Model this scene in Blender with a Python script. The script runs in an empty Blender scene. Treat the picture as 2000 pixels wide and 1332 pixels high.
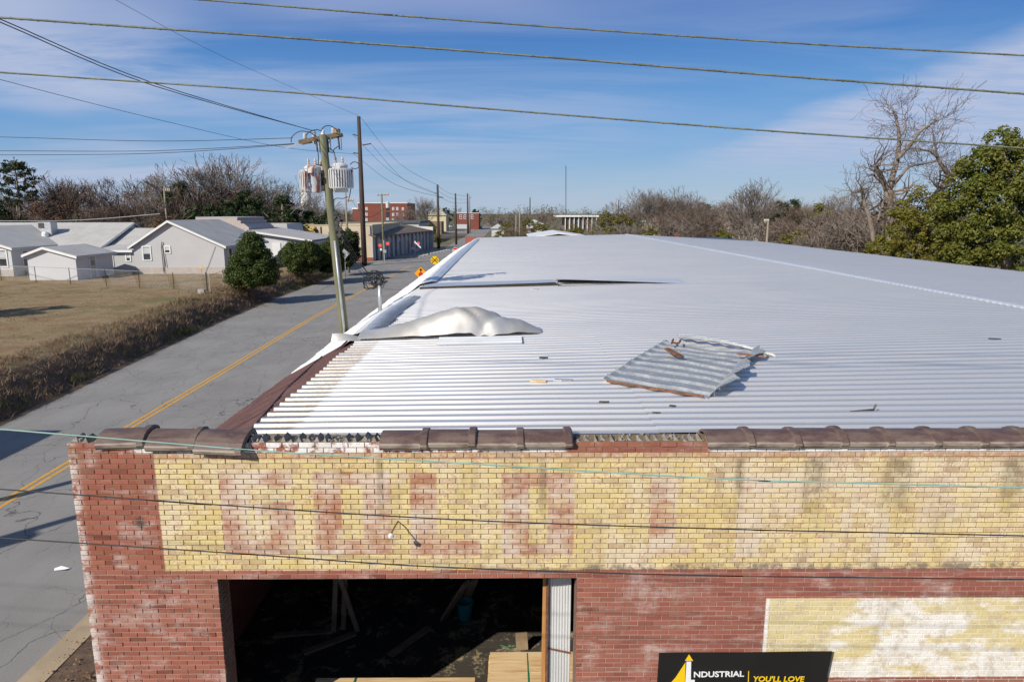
import bpy, bmesh, math, random
from mathutils import Vector, Matrix, noise
R = math.radians
rnd = random.Random(7)
scene = bpy.context.scene
COL = scene.collection

# ------------------------------------------------------------------ camera
CAMZ = 8.0; PITCH = R(10.66); YAW = R(0.43); FPX = 2000 * 24 / 36
cd = bpy.data.cameras.new('camera'); cam = bpy.data.objects.new('camera', cd); COL.objects.link(cam)
cd.lens = 24; cd.sensor_width = 36; cd.clip_start = 0.1; cd.clip_end = 6000
cam.location = (0, 0, CAMZ); cam.rotation_euler = (R(90) - PITCH, 0, -YAW)
scene.camera = cam
scene.render.resolution_x = 1024; scene.render.resolution_y = 681

# ------------------------------------------------------------------ sky and sun
LIGHT = Vector((1.05, 1.15, -1.0)).normalized()          # the way the sunlight travels
SUN_EL = math.asin(-LIGHT.z); SUN_AZ = math.atan2(-LIGHT.x, -LIGHT.y)
world = bpy.data.worlds.new('World'); scene.world = world; world.use_nodes = True
sd = bpy.data.lights.new('sun', 'SUN'); sd.energy = 4.3; sd.angle = R(0.55); sd.color = (1.0, 0.93, 0.82)
sun = bpy.data.objects.new('sun', sd); COL.objects.link(sun)
sun.rotation_euler = LIGHT.to_track_quat('-Z', 'Y').to_euler(); sun.location = (-30, -30, 40)
vs = scene.view_settings
vs.view_transform = 'Standard'; vs.look = 'None'; vs.exposure = 0.3; vs.gamma = 1.0; vs.use_curve_mapping = False

# ------------------------------------------------------------------ node helpers
class T:
    def __init__(s, tree): s.t = tree
    def n(s, typ, ins=None, **props):
        nd = s.t.nodes.new(typ)
        for k, v in props.items(): setattr(nd, k, v)
        for k, v in (ins or {}).items(): s.put(nd.inputs[k], v)
        return nd
    def put(s, sock, v):
        if isinstance(v, bpy.types.NodeSocket): s.t.links.new(v, sock)
        elif isinstance(v, bpy.types.Node): s.t.links.new(v.outputs[0], sock)
        else:
            if hasattr(sock.default_value, '__len__') and len(sock.default_value) == 4 and len(v) == 3: v = (*v, 1)
            sock.default_value = v
    def m(s, op, a, b=0.0, c=0.0, clamp=False):
        nd = s.t.nodes.new('ShaderNodeMath'); nd.operation = op; nd.use_clamp = clamp
        s.put(nd.inputs[0], a); s.put(nd.inputs[1], b)
        if op in ('MULTIPLY_ADD', 'SMOOTH_MIN', 'SMOOTH_MAX', 'COMPARE'): s.put(nd.inputs[2], c)
        return nd.outputs[0]
    def ramp(s, x, a, b, lo=0.0, hi=1.0):
        nd = s.t.nodes.new('ShaderNodeMapRange'); nd.interpolation_type = 'SMOOTHSTEP'
        s.put(nd.inputs[0], x); s.put(nd.inputs[1], a); s.put(nd.inputs[2], b); s.put(nd.inputs[3], lo); s.put(nd.inputs[4], hi)
        return nd.outputs[0]
    def mix(s, f, a, b, blend='MIX'):
        nd = s.t.nodes.new('ShaderNodeMix'); nd.data_type = 'RGBA'; nd.blend_type = blend
        s.put(nd.inputs[0], f); s.put(nd.inputs[6], a); s.put(nd.inputs[7], b)
        return nd.outputs[2]
    def noise(s, vec, scale, detail=3.0, rough=0.55, dist=0.0):
        nd = s.n('ShaderNodeTexNoise', {'Vector': vec, 'Scale': scale, 'Detail': detail, 'Roughness': rough, 'Distortion': dist})
        return nd.outputs[0]
    def scl(s, vec, k):
        nd = s.n('ShaderNodeVectorMath', operation='MULTIPLY'); s.put(nd.inputs[0], vec); nd.inputs[1].default_value = k
        return nd.outputs[0]

def make_sky():
    t = T(world.node_tree); t.t.nodes.clear()
    sky = t.n('ShaderNodeTexSky', sky_type='NISHITA', sun_disc=False, sun_elevation=SUN_EL, sun_rotation=SUN_AZ % (2 * math.pi),
              altitude=50, air_density=1.0, dust_density=0.15, ozone_density=1.6)
    tc = t.n('ShaderNodeTexCoord'); d = tc.outputs['Generated']
    sp = t.n('ShaderNodeSeparateXYZ', {0: d}); x, y, z = sp.outputs
    el = t.m('ARCSINE', z); az = t.m('ARCTAN2', x, y)
    zc = t.m('ADD', t.m('MAXIMUM', z, 0.0), 0.10)
    pl = t.n('ShaderNodeCombineXYZ', {0: t.m('DIVIDE', x, zc), 1: t.m('DIVIDE', y, zc), 2: 0.0}).outputs[0]
    mp = t.n('ShaderNodeMapping', {'Vector': pl, 'Rotation': (0, 0, R(-32)), 'Scale': (0.42, 1.5, 1)}).outputs[0]
    w1 = t.noise(mp, 0.9, 7.0, 0.62, 0.7)
    w2 = t.noise(pl, 0.35, 3.0, 0.5, 0.2)
    left = t.ramp(az, R(20), R(-38), 0.0, 1.0)
    wisp = t.m('MULTIPLY', t.ramp(w1, 0.34, 0.62), t.ramp(w2, 0.34, 0.58))
    wisp = t.m('MULTIPLY', wisp, t.m('MULTIPLY_ADD', left, 0.85, 0.25))
    # thin bank of altocumulus low on the right, with a slanting upper edge
    aw = t.m('ADD', az, t.m('MULTIPLY', t.m('SUBTRACT', t.noise(pl, 0.8, 5.0, 0.6), 0.5), 0.20))
    edge = t.m('MULTIPLY_ADD', t.m('MINIMUM', aw, 0.9), 0.335, -0.004)
    inb = t.ramp(t.m('SUBTRACT', edge, el), -0.010, 0.030)
    low = t.ramp(el, 0.015, 0.10)
    rip = t.noise(t.n('ShaderNodeMapping', {'Vector': pl, 'Rotation': (0, 0, R(20)), 'Scale': (1.0, 3.2, 1)}).outputs[0], 3.0, 5.0, 0.6)
    bank = t.m('MULTIPLY', t.m('MULTIPLY', inb, low), t.ramp(rip, 0.25, 0.7, 0.55, 0.95))
    bank = t.m('MULTIPLY', bank, t.ramp(az, 0.05, 0.40))
    cl = t.m('MINIMUM', t.m('MAXIMUM', t.m('MULTIPLY', wisp, 0.95), bank), 0.9)
    hs = t.n('ShaderNodeHueSaturation', {'Saturation': 1.36, 'Value': 0.86, 'Color': sky})
    air = t.mix(t.ramp(el, 0.30, 0.10), (0.33, 1.15, 3.7), (1.05, 2.55, 5.1))
    air = t.mix(t.ramp(el, 0.135, -0.01), air, (2.45, 3.55, 5.05))
    col = t.mix(t.ramp(el, 0.75, 0.30, 0.0, 0.85), hs.outputs[0], air)
    col = t.mix(cl, col, (3.7, 4.2, 5.6))
    bg = t.n('ShaderNodeBackground', {'Color': col, 'Strength': 0.105})
    t.t.links.new(bg.outputs[0], t.n('ShaderNodeOutputWorld').inputs[0])
make_sky()

# ------------------------------------------------------------------ measuring: a point on the ray of a photo pixel
_f = Vector((math.sin(YAW) * math.cos(PITCH), math.cos(YAW) * math.cos(PITCH), -math.sin(PITCH)))
_r = Vector((math.cos(YAW), -math.sin(YAW), 0)); _u = _r.cross(_f)
def at(u, v, X=None, Y=None, Z=None):
    d = _f + _r * ((u - 1000) / FPX) + _u * ((666 - v) / FPX)
    k = X / d.x if X is not None else Y / d.y if Y is not None else (Z - CAMZ) / d.z
    return Vector((0, 0, CAMZ)) + d * k

# ------------------------------------------------------------------ materials
MATS = {}
def pmat(name, rough=0.8, metal=0.0, spec=0.4):
    mt = bpy.data.materials.new(name); mt.use_nodes = True
    t = T(mt.node_tree); b = t.t.nodes['Principled BSDF']
    b.inputs['Roughness'].default_value = rough; b.inputs['Metallic'].default_value = metal
    b.inputs['Specular IOR Level'].default_value = spec
    MATS[name] = mt; return t, b
def wpos(t): return t.n('ShaderNodeNewGeometry').outputs['Position']
def opos(t): return t.n('ShaderNodeTexCoord').outputs['Object']
def bump(t, b, h, strength=0.3, dist=0.02):
    t.put(b.inputs['Normal'], t.n('ShaderNodeBump', {'Height': h, 'Strength': strength, 'Distance': dist}).outputs[0])
def simple(name, c1, c2=None, scale=3.0, rough=0.8, metal=0.0, bmp=0.0, bscale=30.0, stretch=None, obj=False, spec=0.4, lo=.3, hi=.7):
    """two tones mixed by noise, optional bump"""
    t, b = pmat(name, rough, metal, spec)
    p = opos(t) if obj else wpos(t)
    q = t.scl(p, stretch) if stretch else p
    if c2 is None: c2 = tuple(c * 0.75 for c in c1)
    n1 = t.noise(q, scale, 5.0, 0.6)
    t.put(b.inputs['Base Color'], t.mix(t.ramp(n1, lo, hi), c1, c2))
    if bmp: bump(t, b, t.noise(q, bscale, 4.0, 0.65), bmp)
    return MATS[name]

def mat_asphalt():
    t, b = pmat('asphalt', 0.9, 0, 0.25); p = wpos(t)
    big = t.noise(p, 0.35, 4); fine = t.noise(p, 45, 3, 0.7); mid = t.noise(t.scl(p, (1.2, 0.25, 1)), 1.2, 4)
    c = t.mix(t.ramp(big, 0.3, 0.7), (0.195, 0.187, 0.175), (0.25, 0.24, 0.225))
    c = t.mix(t.m('MULTIPLY', t.ramp(mid, 0.4, 0.75), 0.5), c, (0.175, 0.168, 0.157))
    c = t.mix(t.m('MULTIPLY', t.ramp(fine, 0.35, 0.75), 0.55), c, (0.36, 0.35, 0.33))
    warp = t.n('ShaderNodeVectorMath', {0: p, 1: t.n('ShaderNodeTexNoise', {'Vector': p, 'Scale': 0.9, 'Detail': 4.0}).outputs[1]}, operation='ADD').outputs[0]
    def cracks(sc, w):
        vo = t.n('ShaderNodeTexVoronoi', {'Vector': t.scl(warp, (1, 0.55, 1)), 'Scale': sc}, feature='DISTANCE_TO_EDGE')
        return t.ramp(vo.outputs[0], w, 0.0)
    gate = t.ramp(t.noise(p, 0.16, 2), 0.36, 0.56)
    ck = t.m('MAXIMUM', t.m('MULTIPLY', cracks(0.42, 0.006), 0.9), t.m('MULTIPLY', cracks(1.3, 0.016), t.m('MULTIPLY', gate, 0.55)))
    c = t.mix(t.m('MULTIPLY', ck, 0.8), c, (0.030, 0.028, 0.026))
    t.put(b.inputs['Base Color'], c)
    bump(t, b, t.m('SUBTRACT', fine, ck), 0.35, 0.01)
mat_asphalt()

def mat_line():
    t, b = pmat('yellow_line_paint', 0.75); p = wpos(t)
    w = t.ramp(t.noise(p, 9, 6, 0.7), 0.42, 0.66)
    t.put(b.inputs['Base Color'], t.mix(t.m('MULTIPLY', w, 0.5), (0.66, 0.34, 0.035), (0.16, 0.13, 0.10)))
mat_line()

def mat_lawn():
    t, b = pmat('winter_lawn', 0.95, 0, 0.1); p = wpos(t)
    big = t.noise(p, 0.07, 4, 0.6); mid = t.noise(p, 0.5, 5, 0.65); fine = t.noise(p, 7, 5, 0.75); vf = t.noise(t.scl(p, (1, 1, 1)), 40, 2)
    c = t.mix(t.ramp(fine, 0.3, 0.7), (0.22, 0.160, 0.085), (0.40, 0.305, 0.18))
    c = t.mix(t.m('MULTIPLY', t.ramp(mid, 0.42, 0.64), 0.85), c, (0.27, 0.165, 0.10))
    gr = t.m('MULTIPLY', t.ramp(t.m('ADD', big, t.m('MULTIPLY', mid, 0.45)), 0.70, 0.90), 0.75)
    c = t.mix(gr, c, (0.145, 0.165, 0.06))
    c = t.mix(t.m('MULTIPLY', t.ramp(vf, 0.45, 0.8), 0.45), c, (0.09, 0.065, 0.035))
    t.put(b.inputs['Base Color'], c); bump(t, b, t.m('ADD', fine, vf), 0.8, 0.05)
mat_lawn()
simple('bank_soil', (0.16, 0.105, 0.06), (0.08, 0.055, 0.034), 2.5, 0.95, bmp=0.6, bscale=9)
simple('far_ground', (0.17, 0.135, 0.075), (0.09, 0.10, 0.045), 0.06, 0.95, bmp=0.3, bscale=2)
simple('dirt', (0.15, 0.10, 0.065), (0.08, 0.055, 0.038), 4.0, 0.95, bmp=0.8, bscale=14)
simple('kerb_concrete', (0.42, 0.33, 0.215), (0.33, 0.26, 0.17), 2.0, 0.9, bmp=0.3, bscale=50)
simple('concrete', (0.42, 0.40, 0.37), (0.30, 0.29, 0.27), 1.5, 0.9, bmp=0.2)
simple('mortar_lumps', (0.36, 0.33, 0.28), (0.20, 0.18, 0.15), 9.0, 0.95, bmp=0.8, bscale=60)

# --- painted brick: ghost sign. Positions are on the wall plane y = WY
WY = 8.05; WX0 = -5.41; ZTOP = 5.21; CH = 0.0677; BW = 0.2032
HEADROW = 27; HEADZ = ZTOP - HEADROW * CH; OPX0, OPX1 = -3.71, 0.90
LETTERS = [(433,920,487,1082),(433,920,571,949),(439,1055,577,1083),(526,980,577,1083),(500,980,577,1007),
 (614,921,667,1082),(710,921,763,1082),(650,921,763,947),(616,1055,766,1083),(802,923,854,1083),(802,1055,941,1085),
 (980,924,1032,1085),(1070,924,1121,1083),(980,924,1118,950),(989,1061,1118,1085),
 (1270,930,1322,1082),(1262,1060,1350,1083),(1439,925,1490,1086),(1439,927,1560,952),(1545,940,1572,1002),(1490,982,1556,1006),
 (1664,925,1718,1000),(1702,1000,1735,1085),(1640,1000,1664,1050),(1600,1050,1640,1085),(1790,925,1830,1085),(1830,925,1922,953),(1890,950,1922,1003),(1830,985,1900,1006)]
def brick_nodes(t, mortar=False):
    p = wpos(t); x, y, z = t.n('ShaderNodeSeparateXYZ', {0: p}).outputs
    row = t.m('FLOOR', t.m('DIVIDE', t.m('SUBTRACT', ZTOP, z), CH))
    odd = t.m('MULTIPLY', t.m('MODULO', row, 2.0), 0.5)
    colm = t.m('FLOOR', t.m('ADD', t.m('DIVIDE', t.m('SUBTRACT', x, WX0), BW), odd))
    wn = t.n('ShaderNodeTexWhiteNoise', {'Vector': t.n('ShaderNodeCombineXYZ', {0: colm, 1: row, 2: 3.0})}, noise_dimensions='3D')
    w1 = wn.outputs[0]; w3 = t.n('ShaderNodeSeparateColor', {0: wn.outputs[1]}).outputs
    n_s = t.noise(p, 2.0, 6, 0.62); n_m = t.noise(p, 6.5, 6, 0.65, 0.4); n_f = t.noise(p, 38, 5, 0.7)
    n_h = t.noise(t.scl(p, (1.3, 1, 9)), 1.1, 6, 0.7)            # sideways smears
    n_v = t.noise(t.scl(p, (6, 1, 0.35)), 1.5, 5, 0.6)            # runs of dirt
    jx = t.m('MULTIPLY', t.m('SUBTRACT', n_m, 0.5), 0.05)
    def rect(u0, v0, u1, v1, soft=0.012, jag=1.0):
        a = at(u0, (v0 + v1) / 2, Y=WY); c = at(u1, (v0 + v1) / 2, Y=WY)
        zt = at((u0 + u1) / 2, v0, Y=WY).z; zb = at((u0 + u1) / 2, v1, Y=WY).z
        return wrect(a.x, zb, c.x, zt, soft, jag)
    def wrect(x0, z0, x1, z1, soft=0.012, jag=1.0):
        dx = t.m('SUBTRACT', t.m('ABSOLUTE', t.m('SUBTRACT', x, (x0 + x1) / 2)), (x1 - x0) / 2)
        dz = t.m('SUBTRACT', t.m('ABSOLUTE', t.m('SUBTRACT', z, (z0 + z1) / 2)), (z1 - z0) / 2)
        d = t.m('MAXIMUM', dx, dz)
        if jag: d = t.m('ADD', d, jx if jag == 1.0 else t.m('MULTIPLY', jx, jag))
        return t.ramp(d, soft, -soft)
    red = t.mix(w1, (0.245, 0.070, 0.044), (0.34, 0.120, 0.082))
    red = t.mix(t.m('MULTIPLY', t.ramp(n_f, 0.35, 0.8), 0.35), red, (0.40, 0.20, 0.15))
    red = t.mix(t.m('MULTIPLY', t.ramp(w3[1], 0.86, 1.0), 0.6), red, (0.13, 0.040, 0.030))
    # right hand red field is cooler and dustier
    dusty = t.ramp(x, 0.8, 1.6)
    red = t.mix(t.m('MULTIPLY', dusty, 0.5), red, (0.27, 0.095, 0.075))
    eff = t.m('MULTIPLY', t.ramp(t.m('ADD', n_s, t.m('MULTIPLY', t.m('SUBTRACT', n_h, 0.5), 0.7)), 0.50, 0.80), t.ramp(n_f, 0.25, 0.6, 0.35, 0.95))
    eff = t.m('MULTIPLY', eff, 0.60)
    edge = t.m('MULTIPLY', t.ramp(x, WX0 + 0.16, WX0 + 0.02), t.ramp(n_m, 0.40, 0.56))
    eff = t.m('MAXIMUM', eff, t.m('MULTIPLY', edge, 0.8))
    white = t.mix(n_m, (0.60, 0.56, 0.52), (0.76, 0.73, 0.69))
    base = t.mix(eff, red, white)
    # yellow field
    yl = t.mix(w3[0], (0.62, 0.485, 0.20), (0.72, 0.59, 0.30))
    yl = t.mix(t.m('MULTIPLY', t.ramp(n_s, 0.40, 0.7), 0.45), yl, (0.69, 0.60, 0.42))
    zt = ZTOP - 2 * CH; zb = at(700, 1113, Y=WY).z
    band = wrect(-4.36, zb, 40, zt, 0.012, 0.5)
    toprow = wrect(-4.36, zt - CH * 1.2, 40, zt + 0.02, 0.01, 0.5)
    xr = t.ramp(x, 0.5, 5.5)
    flake = t.ramp(t.m('ADD', t.m('ADD', n_m, t.m('MULTIPLY', n_f, 0.55)), t.m('MULTIPLY', w1, 0.20)), 0.93, 1.02)
    flake = t.m('MAXIMUM', t.m('MULTIPLY', flake, 0.75), t.m('MULTIPLY', toprow, t.ramp(n_m, 0.38, 0.52, 0.25, 0.9)))
    wash = t.m('MULTIPLY', t.ramp(t.m('ADD', t.noise(t.scl(p, (1, 1, 0.6)), 1.3, 5, 0.6), t.m('MULTIPLY', xr, 0.13)), 0.50, 0.70), 0.75)
    ycol = t.mix(wash, yl, (0.70, 0.61, 0.47))
    ycol = t.mix(flake, ycol, t.mix(t.ramp(n_m, 0.45, 0.6), (0.40, 0.17, 0.10), (0.55, 0.42, 0.31)))
    ycol = t.mix(t.m('MULTIPLY', t.ramp(w3[1], 0.62, 1.0), t.ramp(n_m, 0.3, 0.6, 0.2, 0.75)), ycol, (0.47, 0.33, 0.185))
    ycol = t.mix(t.m('MULTIPLY', t.ramp(t.noise(p, 17, 6, 0.75, 0.8), 0.56, 0.66), 0.7), ycol, (0.40, 0.20, 0.12))
    c = t.mix(band, base, ycol)
    # ghost letters: paint gone, faded red with chalky white
    L = None
    for q in LETTERS:
        k = rect(*q); L = k if L is None else t.m('MAXIMUM', L, k)
    chalk = t.ramp(t.m('ADD', t.m('ADD', n_s, t.m('MULTIPLY', n_h, 0.5)), t.m('MULTIPLY', xr, 0.30)), 0.60, 0.90)
    chalk = t.m('MULTIPLY', chalk, t.ramp(n_f, 0.2, 0.65, 0.55, 1.0))
    lc = t.mix(chalk, t.mix(w1, (0.36, 0.135, 0.080), (0.46, 0.235, 0.150)), (0.70, 0.62, 0.52))
    lc = t.mix(t.m('MULTIPLY', t.ramp(n_m, 0.5, 0.68), 0.5), lc, (0.60, 0.48, 0.28))
    patch = t.ramp(t.m('ADD', t.m('ADD', t.noise(p, 3.1, 6, 0.68, 0.6), t.m('MULTIPLY', w3[2], 0.22)), t.m('MULTIPLY', xr, -0.20)), 0.40, 0.60)
    c = t.mix(t.m('MULTIPLY', L, t.m('MULTIPLY_ADD', patch, 0.42, t.m('MULTIPLY_ADD', xr, -0.30, 0.56))), c, lc)
    # whitewashed top courses under the coping
    tw = t.m('MULTIPLY', wrect(-4.8, zt, 40, ZTOP + 0.1, 0.006, 0.0), t.m('SUBTRACT', 1.0, wrect(0.72, zt - .02, 2.52, ZTOP + 0.1, 0.05, 1.0)))
    tw = t.m('MULTIPLY', tw, t.ramp(t.m('ADD', n_m, t.m('MULTIPLY', t.ramp(x, 1.5, 3.0), 0.12)), 0.40, 0.53))
    c = t.mix(tw, c, (0.78, 0.75, 0.72))
    # second painted panel, low on the right
    b0 = at(1497, 1168, Y=WY); b1 = at(1600, 1322, Y=WY)
    low = wrect(b0.x, b1.z, 40, b0.z, 0.010, 0.35)
    lw = t.ramp(t.m('ADD', t.m('ADD', t.noise(t.scl(p, (1, 1, 2.2)), 1.7, 5, 0.62), t.m('MULTIPLY', t.ramp(x, 3.4, 4.9), 0.22)), t.m('MULTIPLY', t.ramp(z, b0.z, b1.z), 0.16)), 0.72, 0.86)
    lw = t.m('MAXIMUM', lw, wrect(b0.x - 0.02, b1.z, b0.x + 0.045, b0.z, 0.01, 0.3))
    lcw = t.mix(lw, t.mix(w3[0], (0.60, 0.50, 0.24), (0.66, 0.57, 0.34)), (0.76, 0.73, 0.68))
    lcw = t.mix(t.m('MULTIPLY', t.ramp(t.m('ADD', n_m, t.m('MULTIPLY', t.m('SUBTRACT', n_h, 0.5), 0.5)), 0.50, 0.66), 0.6), lcw, (0.48, 0.39, 0.28))
    c = t.mix(low, c, lcw)
    # dirt: runs below the coping, soot line at the foot of the band
    run = t.m('MULTIPLY', t.ramp(n_v, 0.60, 0.76), t.m('MULTIPLY', t.ramp(z, 3.6, 4.7), t.ramp(n_f, 0.2, 0.6, 0.5, 1.0)))
    s1 = None
    for (uc, hw) in ((745, 9), (1585, 26), (1745, 34), (1968, 24), (1060, 10), (1440, 12)):
        cx = at(uc, 1000, Y=WY).x; k = t.ramp(t.m('ADD', t.m('ABSOLUTE', t.m('SUBTRACT', x, cx)), t.m('MULTIPLY', jx, 0.6)), hw * 0.0075, hw * 0.0025)
        s1 = k if s1 is None else t.m('MAXIMUM', s1, k)
    s1 = t.m('MULTIPLY', t.m('MULTIPLY', s1, t.ramp(z, 3.9, 4.85)), t.m('MULTIPLY', t.ramp(n_m, 0.3, 0.6, 0.2, 1.0), t.ramp(z, 5.06, 4.95)))
    run = t.m('MAXIMUM', t.m('MULTIPLY', run, 0.6), s1)
    c = t.mix(t.m('MULTIPLY', run, 0.62), c, (0.13, 0.105, 0.070))
    soot = t.m('MULTIPLY', t.m('MULTIPLY', wrect(0.3, zb - 0.03, 40, zb + 0.075, 0.03, 1.0), t.ramp(n_m, 0.42, 0.6)), 0.7)
    c = t.mix(soot, c, (0.10, 0.09, 0.075))
    # a smoke-blackened patch by the corner
    q = at(275, 1022, Y=WY); dd = t.n('ShaderNodeVectorMath', {0: p, 1: tuple(q)}, operation='DISTANCE').outputs['Value']
    c = t.mix(t.m('MULTIPLY', t.ramp(t.m('ADD', dd, t.m('MULTIPLY', jx, 3.0)), 0.12, 0.02), 0.85), c, (0.035, 0.03, 0.028))
    # grime speckle everywhere
    c = t.mix(t.m('MULTIPLY', t.ramp(n_f, 0.52, 0.74), 0.62), c, (0.20, 0.125, 0.075))
    drab = t.ramp(t.noise(t.scl(p, (1.2, 1, 0.55)), 2.4, 6, 0.7, 0.5), 0.50, 0.74)
    c = t.mix(t.m('MULTIPLY', drab, 0.46), c, (0.26, 0.195, 0.125))
    paint = t.m('MAXIMUM', band, low)
    return p, c, n_f, n_m, paint, low
def mat_brick():
    t, b = pmat('painted_brick', 0.9, 0, 0.25)
    p, c, n_f, n_m, paint, low = brick_nodes(t)
    t.put(b.inputs['Base Color'], c); bump(t, b, t.m('ADD', n_f, t.m('MULTIPLY', n_m, 0.5)), 0.5, 0.006)
    t, b = pmat('mortar', 0.95, 0, 0.15); p = wpos(t)
    x, y, z = t.n('ShaderNodeSeparateXYZ', {0: p}).outputs
    n = t.noise(p, 14, 5, 0.7); n2 = t.noise(p, 1.6, 4)
    light = t.mix(n, (0.34, 0.27, 0.22), (0.46, 0.38, 0.31)); dark = t.mix(n, (0.13, 0.085, 0.045), (0.30, 0.21, 0.11))
    up = t.ramp(z, 3.50, 3.56)
    dk = t.m('MULTIPLY', up, t.ramp(n2, 0.25, 0.55, 0.45, 1.0))  # upper joints darker: eroded mortar, with the shadow between bricks put into its colour
    lowp = t.m('MULTIPLY', t.ramp(x, 3.33, 3.38), t.ramp(z, 3.10, 3.05))
    c = t.mix(dk, light, dark); c = t.mix(lowp, c, (0.62, 0.58, 0.51))
    t.put(b.inputs['Base Color'], c); bump(t, b, n, 0.6, 0.01)
mat_brick()
simple('plain_brick', (0.30, 0.09, 0.06), (0.22, 0.065, 0.045), 5.0, 0.9, bmp=0.4, bscale=40)
simple('jamb_brick', (0.20, 0.15, 0.125), (0.17, 0.085, 0.065), 6.0, 0.9, bmp=0.4, bscale=40)

def mat_tile():
    t, b = pmat('clay_coping', 0.6, 0, 0.4); p = wpos(t)
    n = t.noise(t.scl(p, (1, 2, 3)), 3.0, 5, 0.6); f = t.noise(p, 28, 5, 0.7); z = t.n('ShaderNodeSeparateXYZ', {0: p}).outputs[2]
    c = t.mix(t.ramp(n, 0.35, 0.68), (0.095, 0.055, 0.048), (0.155, 0.110, 0.088))
    c = t.mix(t.m('MULTIPLY', t.ramp(f, 0.5, 0.8), 0.5), c, (0.22, 0.17, 0.13))
    oz = t.n('ShaderNodeSeparateXYZ', {0: opos(t)}).outputs[2]; c = t.mix(t.m('MULTIPLY', t.ramp(oz, 0.012, -0.002), t.ramp(n, 0.35, 0.6, 0.25, 0.8)), c, (0.36, 0.30, 0.245))
    t.put(b.inputs['Base Color'], c); t.put(b.inputs['Roughness'], t.ramp(n, 0.3, 0.7, 0.42, 0.7)); bump(t, b, f, 0.12, 0.01)
mat_tile()

def mat_roof():
    t, b = pmat('roof_metal', 0.42, 0.76, 0.5); p = wpos(t)
    x, y, z = t.n('ShaderNodeSeparateXYZ', {0: p}).outputs
    n1 = t.noise(t.scl(p, (0.25, 1, 1)), 1.1, 5, 0.6); n2 = t.noise(p, 0.25, 3); f = t.noise(p, 22, 5, 0.7)
    c = t.mix(t.ramp(n1, 0.3, 0.7), (0.83, 0.80, 0.755), (0.755, 0.73, 0.70))
    c = t.mix(t.m('MULTIPLY', t.ramp(n2, 0.4, 0.7), 0.35), c, (0.70, 0.69, 0.67))
    # old dirt where the eave flashing used to sit, rusty drips at some screws
    wob = t.m('MULTIPLY', t.m('SUBTRACT', n1, 0.5), 0.25)
    ev = t.m('MULTIPLY', t.ramp(t.m('ADD', x, wob), -2.78, -2.86), t.ramp(y, 17.0, 13.0))
    c = t.mix(t.m('MULTIPLY', ev, t.ramp(f, 0.25, 0.65, 0.35, 0.8)), c, (0.40, 0.34, 0.27))
    st = t.m('MULTIPLY', t.ramp(t.noise(t.scl(p, (0.35, 2.2, 1)), 1.7, 6, 0.65), 0.60, 0.74), t.ramp(x, 2.0, -2.5))
    c = t.mix(t.m('MULTIPLY', st, 0.45), c, (0.40, 0.33, 0.24))
    c = t.mix(t.m('MULTIPLY', t.ramp(f, 0.66, 0.82), 0.25), c, (0.25, 0.22, 0.19))
    t.put(b.inputs['Base Color'], c); t.put(b.inputs['Roughness'], t.ramp(n1, 0.3, 0.7, 0.40, 0.48))
    bump(t, b, t.noise(t.scl(p, (0.3, 1, 1)), 5.0, 3), 0.05, 0.02)
mat_roof()
simple('white_metal', (0.80, 0.80, 0.79), (0.66, 0.65, 0.62), 1.6, 0.42, 0.05, 0.04, 8)
simple('flashing_metal', (0.72, 0.73, 0.735), (0.64, 0.65, 0.655), 1.5, 0.38, 0.35, 0.05, 6)
simple('curled_metal', (0.58, 0.565, 0.535), (0.46, 0.43, 0.385), 1.1, 0.46, 0.45, 0.06, 5)
simple('brown_metal', (0.135, 0.066, 0.052), (0.085, 0.040, 0.032), 3.0, 0.55, 0.1, 0.15, 14)
simple('dark_underside', (0.06, 0.045, 0.035), (0.03, 0.025, 0.02), 4.0, 0.9)
simple('roof_felt', (0.17, 0.155, 0.14), (0.09, 0.08, 0.07), 6.0, 0.95, bmp=0.5, bscale=30)
def mat_galv():
    t, b = pmat('old_galvanised', 0.45, 0.6, 0.5); p = wpos(t)
    vo = t.n('ShaderNodeTexVoronoi', {'Vector': p, 'Scale': 45.0}); n = t.noise(p, 3.5, 5, 0.65); f = t.noise(p, 14, 6, 0.7)
    c = t.mix(t.n('ShaderNodeSeparateColor', {0: vo.outputs[1]}).outputs[0], (0.36, 0.37, 0.37), (0.50, 0.51, 0.51))
    c = t.mix(t.m('MULTIPLY', t.ramp(n, 0.5, 0.72), 0.6), c, (0.55, 0.55, 0.53))
    ru = t.ramp(f, 0.66, 0.74); c = t.mix(ru, c, (0.16, 0.085, 0.05))
    t.put(b.inputs['Base Color'], c); t.put(b.inputs['Metallic'], t.m('MULTIPLY_ADD', ru, -0.5, 0.55)); t.put(b.inputs['Roughness'], t.ramp(n, 0.3, 0.7, 0.35, 0.55))
mat_galv()
simple('rust', (0.22, 0.095, 0.045), (0.10, 0.05, 0.03), 12.0, 0.9, bmp=0.3)
simple('rust_orange', (0.42, 0.17, 0.055), (0.22, 0.09, 0.04), 9.0, 0.9)
simple('new_lumber', (0.74, 0.54, 0.30), (0.50, 0.30, 0.13), 3.0, 0.7, stretch=(0.5, 7, 7), bmp=0.1, lo=.35, hi=.75)
simple('orange_lumber', (0.55, 0.29, 0.10), (0.42, 0.20, 0.065), 2.5, 0.7, stretch=(5, 5, 0.4), bmp=0.1)
simple('old_lumber', (0.33, 0.235, 0.145), (0.20, 0.14, 0.085), 2.5, 0.85, bmp=0.2)
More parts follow.
